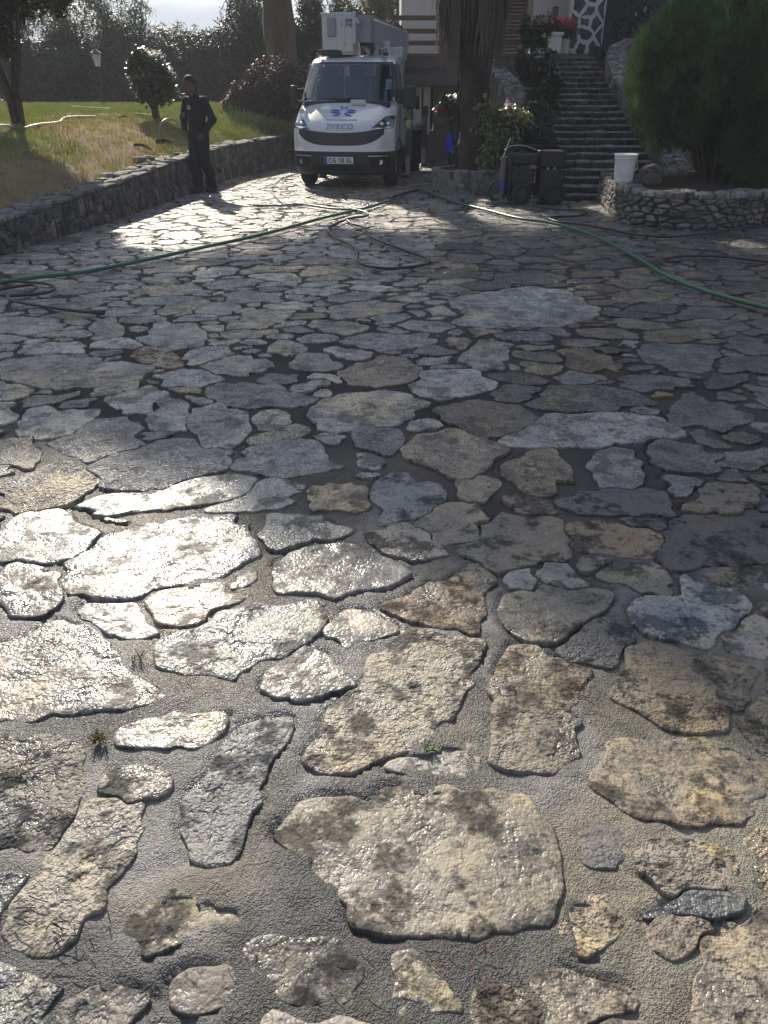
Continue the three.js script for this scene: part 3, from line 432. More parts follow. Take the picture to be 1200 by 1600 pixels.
tallShrub('tall grey-green shrub between the big trunk and the truck basket', G(-2, 30.4), 4.3, 1.0, 95, oleander, 6);
tallShrub('yellow-green sunlit shrub seen over the truck boom', G(-.4, 29), 4.0, .8, 96, paleLeaf, 14);
tallShrub('yellow-green sunlit shrub beside the corner of the house', G(.75, 28), 3.8, .55, 97, paleLeaf, 8);
tallShrub('low yellow-green shrub peeping out left of the truck basket', G(-1.25, 24.6), 2.0, .35, 98, paleLeaf, 0);
{ // the big pine: only its trunk is in the picture, its wide crown shades the drive
  const b = at(447, 185, 24), t = thing('pine_tree', 'thick bare trunk of a big pine rising out of the frame behind the truck', 'tree', [b.x, lawnY(b.x, 24) - .1, b.z]), R = rng(61), br = [];
  part('trunk', taper([V(0, -.2, 0), V(-.05, 2.2, 0), V(-.35, 5, .2), V(-.9, 8.2, .2), V(-1.4, 10.4, .1)], .46, .2, 40, 16, .35, 4), bark(.2, .16, .125), t);
  const list = [];
  for (let i = 0; i < 30; i++) { const a = i * 2.4, f = Math.sqrt((i + .5) / 30), c = V(-2.0 + Math.cos(a) * 5.6 * f, 9.6 + (1 - f) * 1.8 + (R() - .5) * .8, .2 + Math.sin(a) * 2.9 * f); br.push(taper([V(-.8 - .5 * R(), 7.3 + R() * 1.8, .2), V(c.x * .5 - .6, c.y - 1.0, c.z * .5), c], .11, .03, 8, 6)); for (const p of cloud(R, 340, c, V(1.3, .75, 1.15), 400 + i, .3, .6)) list.push([p, .8 + R() * .6, [1, 1, 1]]); }
  for (let i = 0; i < 9; i++) { const c = V(-.2 - i * .42 + R() * .4, 9.7 + R() * .7, 2.75 + (1 - i / 8) * .7 + R() * .3); br.push(taper([V(-1, 8.2, .3), V(c.x * .6 - .4, c.y - .8, c.z * .5), c], .08, .02, 8, 6)); for (const p of cloud(R, 230, c, V(1.1, .6, .8), 450 + i, .38, .6)) list.push([p, .8 + R() * .6, [1, 1, 1]]); }
  part('limbs', mergeGeometries(br), bark(.2, .15, .12), t);
  const nd = []; const R2 = rng(62); for (let i = 0; i < 26; i++) { const d = onBall(R2); d.y = Math.abs(d.y) * .6 + .05; d.normalize(); nd.push([V(), d.multiplyScalar(.2 + R2() * .12), .006]); }
  scatter('crown', strips(nd), leaf(.05, .075, .025, .15, .6), list, t);
}
// ------------------------------------------------------------------ house on the right
const plasterTex = (() => { const a = fbmField(512, 4, 6, 55), b = fbmField(512, 64, 3, 56); return { color: tex(512, (i) => { const v = .86 + .25 * (a[i] - .5) + .1 * (b[i] - .5); return [v, v * .99, v * .97]; }, true, 2), bump: tex(512, (i) => b[i] * .7 + a[i] * .3, false, 2) }; })();
const white = new THREE.MeshStandardMaterial({ color: lin(.72, .71, .69), map: plasterTex.color, bumpMap: plasterTex.bump, bumpScale: .006, roughness: .9, side: THREE.DoubleSide });
const dullWall = new THREE.MeshStandardMaterial({ color: lin(.3, .27, .25), map: plasterTex.color, bumpMap: plasterTex.bump, bumpScale: .008, roughness: .95, side: THREE.DoubleSide });
const wood = new THREE.MeshStandardMaterial({ color: lin(.2, .1, .07), map: barkTex.color, bumpMap: barkTex.bump, bumpScale: .004, roughness: .6, side: THREE.DoubleSide });
const darkIn = mat(.03, .03, .032, .9), glass = new THREE.MeshPhysicalMaterial({ color: lin(.8, .85, .88), roughness: .03, transmission: 1, thickness: 0, side: THREE.DoubleSide });
const pvc = mat(.78, .78, .77, .4), tileM = mat(.4, .17, .1, .85);
const house = thing('house', 'white two-storey house with a brown wooden balcony and dark ground floor behind the palm', 'house', [0, 0, -22]);
{
  const H = house; // origin on the ground at D = 22; z towards the viewer
  const wallG = [box(.5, 2.15, .25, .42, 1.07, -.55), box(1.0, .72, .25, 1.1, .36, -.55), box(1.0, .33, .25, 1.1, 1.985, -.55), box(.62, 2.15, .25, 1.6 + .31 - .3, 1.07, -.552), box(3, .3, .25, 3.2, 2.0, -.55), box(4.4, 2.15, .25, 5.0, 1.07, -.551), box(.25, 2.15, 5, .29, 1.07, -3.2)];
  part('ground_floor_wall', merge(wallG), dullWall, H);
  part('garage_interior', merge([box(6.6, 2.1, .1, 3.6, 1.05, -3.6), box(.1, 2.1, 3, 6.9, 1.05, -2.1)]), darkIn, H);
  const dr = part('door', box(.82, 2.0, .05, 2.32, 1.0, -.62), mat(.07, .045, .035, .6), H); part('handle', box(.03, .12, .05, 2.0, 1.0, -.57, .008), mat(.4, .4, .4, .3), dr);
  // white window with its roller shutter half down
  const w = part('window', merge([box(.07, 1.2, .09, .6, 1.24, -.42), box(.07, 1.2, .09, 1.17, 1.24, -.42), box(.5, .07, .09, .885, 1.8, -.42), box(.5, .07, .09, .885, .675, -.42), box(.05, 1.06, .07, .95, 1.24, -.42), box(.11, 1.06, .06, 1.08, 1.24, -.43), box(.3, .05, .06, .78, 1.18, -.43)]), pvc, H);
  part('lower_panel', box(.28, .44, .04, .785, .93, -.43), mat(.7, .7, .7, .5), w);
  const rl = []; for (let i = 0; i < 6; i++) rl.push(box(.27, .034, .03, .785, 1.735 - i * .038, -.41, .008)); part('roller_shutter', merge(rl), pvc, w);
  part('pane', box(.5, 1.0, .008, .885, 1.24, -.46), glass, w);
  // balcony slab, posts and rails
  part('balcony_floor', merge([box(5.0, .24, 2.6, 2.55, 2.27, -.3), box(5.02, .06, .08, 2.55, 2.37, 1.02)]), new THREE.MeshStandardMaterial({ color: lin(.15, .11, .095), map: plasterTex.color, roughness: .9 }), H);
  for (const [x, z] of [[.16, .92], [1.45, .92], [2.75, .92], [4.0, .92]]) part('railing_post', box(.13, .95, .13, x, 2.87, z, .012), wood, H).name = numberedPart(H, 'railing_post');
  for (const y of [2.62, 2.86, 3.12]) part(numberedPart(H, 'rail'), merge([box(3.72, .1, .05, 2.08, y, .92, .01)]), wood, H);
  for (const y of [2.62, 2.86, 3.12]) part(numberedPart(H, 'side_rail'), box(.05, .11, 3.4, .16, y, -.82, .01), wood, H);
  part('upper_wall', merge([box(1.0, 3.2, .25, .95, 3.99, -1.6), box(.8, 1.0, .25, 1.83, 5.09, -1.601), box(.6, 3.2, .25, 2.5, 3.99, -1.6), box(1.1, 1.0, .25, 3.34, 5.09, -1.601), box(.9, 3.2, .25, 4.33, 3.99, -1.6), box(.25, 3.2, 6, .575, 3.99, -4.72), box(8.2, 3.2, .25, 4.6, 3.99, -7.7)]), white, H);
  for (const x of [1.83, 3.34]) { const s = part(numberedPart(H, 'shuttered_door'), merge([box(.8, .06, .1, x, 4.54, -1.55), box(.06, 2.1, .1, x - .36, 3.45, -1.55), box(.06, 2.1, .1, x + .36, 3.45, -1.55)]), wood, H); const sl = []; for (let i = 0; i < 26; i++) sl.push(box(.64, .05, .02, 0, 0, 0).rotateX(.5).translate(x, 2.5 + i * .078, -1.56)); part('shutter_slats', merge(sl), wood, s); }
  const rf = []; rf.push(box(9.6, .16, 4.6, 0, 0, 0).rotateX(-.36).translate(4.6, 6.25, -2.0), box(9.6, .16, 4.6, 0, 0, 0).rotateX(.36).translate(4.6, 6.25, -6.2)); part('roof', merge(rf), tileM, H);
  part('gable', merge([box(.25, .9, 5.2, .575, 6.0, -4.1)]), white, H);
}
// stone-clad entrance wall above the steps: dark stones in broad white joints
{
  const w = thing('entrance_wall', 'white wall clad with irregular dark stones at the head of the steps', 'wall', [0, 0, 0]); const R = rng(140), z = -22.3;
  part('white_joint', merge([box(.85, 3.6, .3, 5.05, 4.0, z - .15), box(1.3, 3.6, .3, 7.75, 4.0, z - .15), box(1.65, 1.1, .3, 6.28, 5.25, z - .151)]), white, w);
  const J = { tones: [[.11, .105, .11], [.15, .14, .14], [.09, .09, .1]], proud: .03, gap: .04 };
  masonry(w, 'cladding_stone', cells(.85, 3.2, .3, .33, R), (u, v, d) => V(4.63 + u, 2.3 + v, z + d), J, R); masonry(w, 'cladding_stone', cells(1.3, 3.2, .34, .36, R), (u, v, d) => V(7.1 + u, 2.3 + v, z + d), J, R);
  masonry(w, 'cladding_stone', cells(1.65, 1, .33, .33, R), (u, v, d) => V(5.46 + u, 4.75 + v, z + d), J, R);
  part('doorway', merge([box(1.7, 2.5, .1, 6.28, 3.5, z - 1.4), box(.1, 2.5, 1.2, 5.42, 3.5, z - .9), box(.1, 2.5, 1.2, 7.14, 3.5, z - .9), box(1.7, .1, 1.2, 6.28, 4.76, z - .9)]), darkIn, w);
}
// ------------------------------------------------------------------ the stone steps
const ST = { x0: 2.85, x1: 4.72, D0: 13.3, n: 22, run: .302, rise: .104 };
const steps = thing('stone_steps', 'wide flight of dark rubble stone steps climbing to the house', 'steps', [0, 0, 0]);
{
  const R = rng(150), W = ST.x1 - ST.x0, core = [];
  for (let i = 0; i < ST.n; i++) core.push(box(W, ST.rise * (i + 1) + .1, ST.run + .05, (ST.x0 + ST.x1) / 2, ST.rise * (i + 1) / 2 - .085, -(ST.D0 + i * ST.run + ST.run / 2 + .03)));
  core.push(box(7, .5, 3.4, 6.2, ST.n * ST.rise - .29, -(ST.D0 + ST.n * ST.run + 1.72)), box(2.4, .5, 3.4, 1.6 + .1, ST.n * ST.rise - .31, -(ST.D0 + ST.n * ST.run + 1.9)));
  part('mortar_core', merge(core), jointMat, steps);
  for (let i = 0; i < ST.n; i++) {
    const y = ST.rise * (i + 1), D = ST.D0 + i * ST.run;
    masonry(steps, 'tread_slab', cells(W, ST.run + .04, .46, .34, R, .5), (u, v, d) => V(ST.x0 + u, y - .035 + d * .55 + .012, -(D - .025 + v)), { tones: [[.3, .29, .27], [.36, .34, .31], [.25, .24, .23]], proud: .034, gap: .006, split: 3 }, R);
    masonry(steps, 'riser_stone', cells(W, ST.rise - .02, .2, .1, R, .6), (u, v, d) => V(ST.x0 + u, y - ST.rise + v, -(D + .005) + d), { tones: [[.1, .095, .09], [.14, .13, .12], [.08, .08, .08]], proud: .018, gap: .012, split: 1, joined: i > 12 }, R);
  }
}
const stairY = (D) => clamp((D - ST.D0) / ST.run, 0, ST.n) * ST.rise;
{ // flank wall on the right, curling outward at the top
  const w = thing('stair_wall', 'stone-topped side wall rising along the right of the steps with a curled upper end', 'stone wall');
  const P = path([[4.9, 13.0], [4.88, 14.5], [4.86, 16.2], [4.86, 17.6], [4.92, 18.6], [5.12, 19.4], [5.5, 19.9], [6.1, 20.1]].reverse());
  rubbleWall(w, P, .34, () => -.1, (u) => { const D = -P.p(u).z; return Math.max(.45, stairY(D) + .36); }, { seed: 32, sides: [-1, 1], su: .2, sv: .3, tones: WARM, cap: PALE, cu: .17, cv: .22 });
}
{ // flank wall on the left, curving down to the palm planter
  const w = thing('stair_wall', 'curved stone wall with a pale coping sweeping down left of the steps to the palm', 'stone wall');
  const P = path([[2.42, 21], [2.5, 19.8], [2.64, 18.2], [2.58, 16.8], [2.4, 15.9], [2.05, 15.35], [1.72, 15.15], [1.4, 15.3]].reverse());
  const H = [[15.15, .5], [15.35, .75], [15.9, 1.2], [16.8, 1.5], [18.2, 1.8], [19.8, 2.12], [21, 2.3]];
  rubbleWall(w, P, .34, () => -.1, (u) => { const q = P.p(u), D = -q.z; if (q.x < 1.75) return .46; for (let i = 0; i + 1 < H.length; i++) if (D <= H[i + 1][0]) return lerp(H[i][1], H[i + 1][1], clamp((D - H[i][0]) / (H[i + 1][0] - H[i][0]))); return 2.3; }, { seed: 33, sides: [-1, 1], su: .13, sv: .42, tones: WARM, cap: [[.42, .4, .36], [.34, .33, .31]], cu: .15, cv: .22, gap: .01 });
}
// planted ground beside the steps
{
  const sheet = (x0, x1, D0, D1, f, nx = 24, nD = 40) => { const pos = [], idx = [], uv = []; for (let j = 0; j <= nD; j++) for (let i = 0; i <= nx; i++) { const x = lerp(x0, x1, i / nx), D = lerp(D0, D1, j / nD); pos.push(x, f(x, D) + (fbm2(x * 4, D * 4, 3, 75) - .5) * .09, -D); uv.push(x, D); } for (let j = 0; j < nD; j++) for (let i = 0; i < nx; i++) { const a = j * (nx + 1) + i, b = a + nx + 1; idx.push(a, a + 1, b, a + 1, b + 1, b); } const g = new THREE.BufferGeometry(); g.setAttribute('position', new THREE.Float32BufferAttribute(pos, 3)); g.setAttribute('uv', new THREE.Float32BufferAttribute(uv, 2)); g.setIndex(idx); g.computeVertexNormals(); return g; };
  const earth = new THREE.MeshStandardMaterial({ color: lin(.11, .085, .06), bumpMap: mortarTex.bump, bumpScale: .03, roughness: .95, side: THREE.DoubleSide });
  struct('garden_bank', sheet(4.98, 16, 10.6, 23, (x, D) => (x < 5.4 && D < 11.2 ? .3 : .36) + 1.85 * step(12.6, 19.5, D)), earth);
  struct('flower_bed', sheet(2.5, 2.88, 14.2, 21, (x, D) => Math.max(.02, stairY(D) - .1), 4, 30), earth);
  struct('planter_soil', sheet(3.5, 4.98, 10.5, 13.3, (x, D) => { const m = Math.min(x - 3.45, D - 10.42); return .35 + .05 * step(.1, .6, m); }, 16, 24), earth);
}
{ // raised stone planter in front
  const w = thing('planter_wall', 'low curved rubble planter wall on the right with rounded stones in grey mortar', 'stone wall');
  const P = path([[3.66, 13.3], [3.52, 12.4], [3.42, 11.2], [3.5, 10.62], [3.78, 10.34], [4.4, 10.44], [5.3, 10.95], [6.4, 11.4], [8, 11.6]]);
  rubbleWall(w, P, .28, () => -.05, (u) => .44, { seed: 34, sides: [1, -1], su: .155, sv: .165, tones: ROUND, cap: ROUND, cu: .26, cv: .2, gap: .018 });
}
// ------------------------------------------------------------------ palm in its round planter
{
  const p = thing('round_planter', 'round weathered concrete planter holding the palm', 'planter', [1.53, 0, -14.8]);
  const prof = [[.6, -.05], [.655, 0], [.66, .1], [.655, .25], [.66, .36], [.645, .385], [.6, .39], [.53, .388], [.51, .37], [.5, .3]].map((a) => new THREE.Vector2(...a)); const g = new THREE.LatheGeometry(prof, 64), q = g.attributes.position;
  for (let i = 0; i < q.count; i++) { const x = q.getX(i), y = q.getY(i), z = q.getZ(i), a = Math.atan2(z, x), k = 1 + (noise3(Math.cos(a) * 4, y * 5, Math.sin(a) * 4, 9) - .5) * .045; q.setXYZ(i, x * k, y + (noise2(Math.cos(a) * 3 + 9, Math.sin(a) * 3, 8) - .5) * .02, z * k); } g.computeVertexNormals();
  const u = g.attributes.uv; for (let i = 0; i < u.count; i++) u.setXY(i, u.getX(i) * 4.1, q.getY(i));
  part('rim_wall', g, new THREE.MeshStandardMaterial({ color: lin(.38, .36, .32), map: stoneTex.color, bumpMap: stoneTex.bump, bumpScale: .02, roughness: .9, side: THREE.DoubleSide }), p);
  part('soil', new THREE.CircleGeometry(.54, 32).rotateX(-Math.PI / 2).translate(0, .33, 0), mat(.07, .055, .04, .95), p);
}
{
  const t = thing('palm_tree', 'palm with a dark trunk and a shaggy skirt of dead hanging fronds', 'palm', [1.55, .3, -14.8]), R = rng(160);
  part('trunk', taper([V(0, -.1, 0), V(.02, .7, .02), V(-.03, 1.6, 0), V(-.08, 2.9, 0), V(-.1, 3.6, 0)], .28, .21, 46, 18, .22, 3), bark(.11, .085, .07), t);
  const dead = new THREE.MeshPhysicalMaterial({ color: lin(.14, .115, .095), roughness: .85, transmission: .2, thickness: 0, side: THREE.DoubleSide }), gs = [];
  for (let v = 0; v < 4; v++) { const l = []; for (let i = 0; i < 44; i++) { const a = (i / 43 - .5) * 1.5, len = .75 + R() * .55, b = V(.34 + R() * .12, -.12 + (R() - .5) * .1, Math.sin(a) * .05), e = V(.4 + R() * .14 + Math.cos(a) * .05, -len, Math.sin(a) * .32 + (R() - .5) * .12); l.push([b, e, .009 + R() * .007, V(.05, .05, Math.sin(a) * .06)]); } l.push([V(.18, .25, 0), V(.38, -.18, 0), .025, V(.1, .12, 0)]); gs.push(strips(l)); }
  for (let i = 0; i < 40; i++) { const o = part(numberedPart(t, 'dead_frond'), gs[i % 4], dead, t); o.position.set(-.1, 2.75 + (i / 40) * .95 + R() * .1 - (i % 9 === 4 ? .38 : 0), 0); o.rotation.set((R() - .5) * .16, i * 2.4 + R() * .4, (R() - .5) * .2); o.scale.setScalar(.78 + R() * .36); }
  const live = leaf(.06, .09, .03, .3, .5), gl = [];
  for (let v = 0; v < 3; v++) { const l = [[V(.1, 0, 0), V(1.0, .28, 0), .02, V(0, .12, 0)]]; for (let i = 0; i < 36; i++) { const a = (i / 35 - .5) * 3.6, L = .55 + R() * .2, b = V(1.0, .28, 0); l.push([b, V(1.0 + Math.cos(a) * L, .2 - .35 * R() - .1, Math.sin(a) * L), .02, V(0, .12, 0)]); } gl.push(strips(l)); }
  for (let i = 0; i < 22; i++) { const o = part(numberedPart(t, 'frond'), gl[i % 3], live, t); o.position.y = 3.5 + R() * .25; o.rotation.set(0, i * 2.4, (R() - .35) * 1.1); o.scale.setScalar(1 + R() * .3); }
  const sh = []; for (let i = 0; i < 9; i++) { const a = R() * 6.28; sh.push(tube([V(Math.cos(a) * .28, .1, Math.sin(a) * .28), V(Math.cos(a + .3) * .3, .8, Math.sin(a + .3) * .3), V(Math.cos(a) * .28, 1.6 + R(), Math.sin(a) * .28)], .012, 14, 5)); } part('vine_stems', mergeGeometries(sh), bark(.16, .13, .1), t);
}
// ------------------------------------------------------------------ flowering shrubs
function bush(name, label, cat, base, balls, o) {
  const t = thing(name, label, cat, [base.x, base.y, base.z]), R = rng(o.seed), list = [], st = [];
  for (const [x, y, z, rx, ry, rz, n] of balls) { for (const p of cloud(R, n, V(x, y, z), V(rx, ry, rz), o.seed + n, o.hole ?? .35)) list.push([p, .7 + R() * .6, [1, 1, 1]]); for (let i = 0; i < 5; i++) st.push(taper([V((R() - .5) * .1, -.05, (R() - .5) * .1), V(x * .5 + (R() - .5) * .1, y * .6, z * .5), V(x + (R() - .5) * rx, y + (R() - .2) * ry, z + (R() - .5) * rz)], .014, .004, 8, 5)); }
  part('stems', mergeGeometries(st), bark(.14, .11, .08), t);
  scatter('foliage', leafClump(o.seed, 9, .09, .065, .024), o.leaf ?? leaf(.09, .11, .04, .35, .5), list, t);
  for (const [x, y, z, r, c] of o.blooms ?? []) { const l = []; for (let k = 0; k < 26; k++) { const d = onBall(R).multiplyScalar(r); l.push([V(x + d.x * .15, y + d.y * .15, z + d.z * .15), V(x + d.x, y + d.y, z + d.z), r * .42, V()]); } part(numberedPart(t, 'bloom'), strips(l), c, t); }
  return t;
}
const redM = leaf(.62, .03, .035, .35, .7), pinkM = leaf(.6, .2, .2, .35, .7), paleM = leaf(.6, .45, .4, .35, .7);
bush('rose_bush', 'sunlit rose bush with a few red blooms between the palm and the steps', 'rose bush', V(2.02, .4, -14.55), [[0, .35, 0, .42, .38, .3, 520], [.12, .72, 0, .34, .32, .28, 330], [-.25, .1, .1, .3, .2, .2, 160], [-.3, .75, 0, .2, .3, .2, 90]], { seed: 171, leaf: leaf(.3, .33, .14, .55, .45), blooms: [[.1, .92, .2, .055, redM], [-.2, .95, .2, .04, pinkM], [-.33, 1.12, .1, .05, paleM], [.3, .72, .2, .035, pinkM]] });
bush('flowering_creeper', 'red-flowered creeper reaching left from the palm trunk', 'creeper', V(1.35, .4, -15.0), [[-.25, .95, .1, .2, .14, .12, 70], [.02, .7, .12, .1, .5, .08, 60]], { seed: 172, blooms: [[-.42, .9, .2, .06, redM], [-.33, .92, .22, .055, redM], [-.25, .88, .2, .05, redM], [-.14, 1.02, .2, .05, pinkM], [-.2, .78, .2, .04, pinkM]] });
bush('climbing_rose', 'tall climbing rose with pale pink blooms along the left edge of the steps', 'rose bush', V(2.9, .75, -16.6), [[.15, .35, 0, .35, .4, .3, 300], [.2, .85, -.2, .35, .4, .3, 300], [.05, 1.35, -.4, .35, .4, .3, 280], [.0, 1.85, -.6, .3, .35, .3, 200]], { seed: 173, leaf: leaf(.06, .085, .03, .3, .5), blooms: [[.1, 1.75, -.1, .05, paleM], [.25, 1.35, -.05, .045, pinkM], [-.1, 2.05, -.3, .06, paleM], [.05, 1.2, -.05, .04, pinkM]] });
bush('dark_shrub', 'dense dark shrub in the bed at the left foot of the steps', 'shrub', V(2.62, .05, -14.6), [[0, .55, 0, .32, .5, .3, 500], [.05, 1.0, -.5, .3, .4, .4, 350]], { seed: 174, leaf: leaf(.025, .035, .018, .2, .7) });
// geraniums on the wall by the upper landing
const ger = leaf(.7, .03, .03, .35, .8), ger2 = leaf(.6, .03, .1, .35, .8);
function geranium(label, x, y, z, list, pot) {
  const t = thing('geranium', label, 'flowers', [x, y, z]), R = rng(180 + list.length);
  if (pot) part('pot', merge([box(.34, .36, .34, 0, -.38, 0, .03), box(.4, .07, .4, 0, -.2, 0, .015)]), white, t);
  const l = []; for (const [cx, cy, r] of list) for (const p of cloud(R, 60, V(cx, cy - r * .9, -.05), V(r * 1.3, r, r), 7, .2)) l.push([p, .8 + R() * .5, [1, 1, 1]]);
  scatter('foliage', leafClump(181, 7, .06, .055, .03), leaf(.05, .08, .03, .3, .7), l, t);
  list.forEach(([cx, cy, r, c], i) => { const q = []; for (let k = 0; k < 130; k++) { const d = onBall(R).multiplyScalar(r * (.55 + .45 * R())); const a = V(cx + d.x, cy + d.y * .75, d.z); q.push([a, a.clone().add(onBall(R).multiplyScalar(.055)), .028, V()]); } part(numberedPart(t, 'bloom'), strips(q), c, t); });
}
geranium('red geraniums in a white square pot at the left head of the steps', 3.78, 2.92, -19.9, [[-.12, 0, .19, ger], [.12, .02, .17, ger], [.34, .0, .16, ger2], [.08, -.22, .07, ger]], true);
geranium('two red blooms showing over the top left of the big feathery shrub', 6.05, 3.0, -19.6, [[-.12, -.02, .08, ger], [.25, .05, .1, ger]], false);
{ // dark planting round the entrance and behind the shrub
  bush('dark_shrub', 'dark potted shrub in the shade at the entrance above the steps', 'shrub', V(5.75, 2.2, -21.0), [[0, .6, 0, .5, .6, .4, 500], [.35, 1.1, 0, .4, .4, .4, 260], [-.55, .3, 0, .3, .4, .3, 200]], { seed: 175, leaf: leaf(.03, .04, .025, .25, .6), blooms: [[.2, 1.05, .4, .06, paleM], [.0, .95, .42, .05, paleM]] });
  bush('garden_shrub', 'dark leafy shrubs rising behind the big feathery shrub at the right edge', 'shrub', V(8.2, 1.9, -18.5), [[0, .8, 0, .9, .8, .7, 900], [1.4, .9, .2, 1, .9, .8, 900], [-1.2, .6, 0, .6, .6, .6, 450], [2.9, 1, .2, 1, 1, .8, 700]], { seed: 176, leaf: leaf(.05, .07, .03, .3, .6) });
}
{ // the big feathery conifer in the stone planter
  const t = thing('conifer_shrub', 'big dense feathery green conifer shrub growing in the stone planter', 'shrub', [4.98, .38, -12.1]), R = rng(190), l = [];
  const sp = []; for (let i = 0; i < 20; i++) { const d = onBall(R); d.y = .75 + d.y * .3; d.x *= .6; d.z *= .6; d.normalize(); const a = V((R() - .5) * .07, (R() - .5) * .06, (R() - .5) * .07), L = .09 + R() * .14; sp.push([a, a.clone().addScaledVector(d, L), .0035 + R() * .0025, V(d.x * .012, .0, d.z * .012)]); }
  const lobes = []; for (let i = 0; i < 34; i++) { const d = onBall(R); d.y = Math.abs(d.y) * 1.0 - .22; d.normalize(); lobes.push([V(d.x * 1.06 + (d.x < 0 ? Math.max(0, .35 - d.y) * .75 : 0), 1.22 + d.y * .78, d.z * 1.0), .44 + R() * .18]); } for (let i = 0; i < 34; i++) lobes.push([V(.3 + R() * 1.5, .2 + R() * .75, -.2 + R() * 1.0), .42]);
  for (let i = 0; i < 8; i++) lobes.push([V(-.1 + R() * 1.3, .42 + R() * .3, .25 + R() * .5), .36]), lobes.push([V(.0 + R() * 1.2, .3 + R() * .5, -.55 - R() * .5), .4]);
  for (const [c, r] of lobes) for (let i = 0; i < 1100; i++) { const d = onBall(R); if (d.y < -.75) continue; const f = Math.pow(R(), .25), p = V(c.x + d.x * r * f, c.y + d.y * r * f * 1.15 - (1 - d.y) * r * .25, c.z + d.z * r * f); const dip = .2 + 1.35 * noise3(p.x * 5, p.y * 2.2, p.z * 5, 191); l.push([p, .75 + R() * .5, [dip, dip, dip], new THREE.Quaternion().setFromUnitVectors(V(0, 1, 0), V(d.x * .55, 1, d.z * .55).normalize()).multiply(new THREE.Quaternion().setFromAxisAngle(V(0, 1, 0), R() * 6.28))]); }
  scatter('foliage', strips(sp), leaf(.095, .18, .036, .35, .8), l, t);
  const st = []; for (let i = 0; i < 9; i++) { const a = i / 9 * 6.28; st.push(taper([V(Math.cos(a) * .12 - .1, -.1, Math.sin(a) * .12), V(Math.cos(a) * .3 - .1, .4, Math.sin(a) * .3), V(Math.cos(a) * .7, 1.1, Math.sin(a) * .7)], .045, .02, 10, 7)); } part('stems', mergeGeometries(st), bark(.13, .1, .08), t);
}
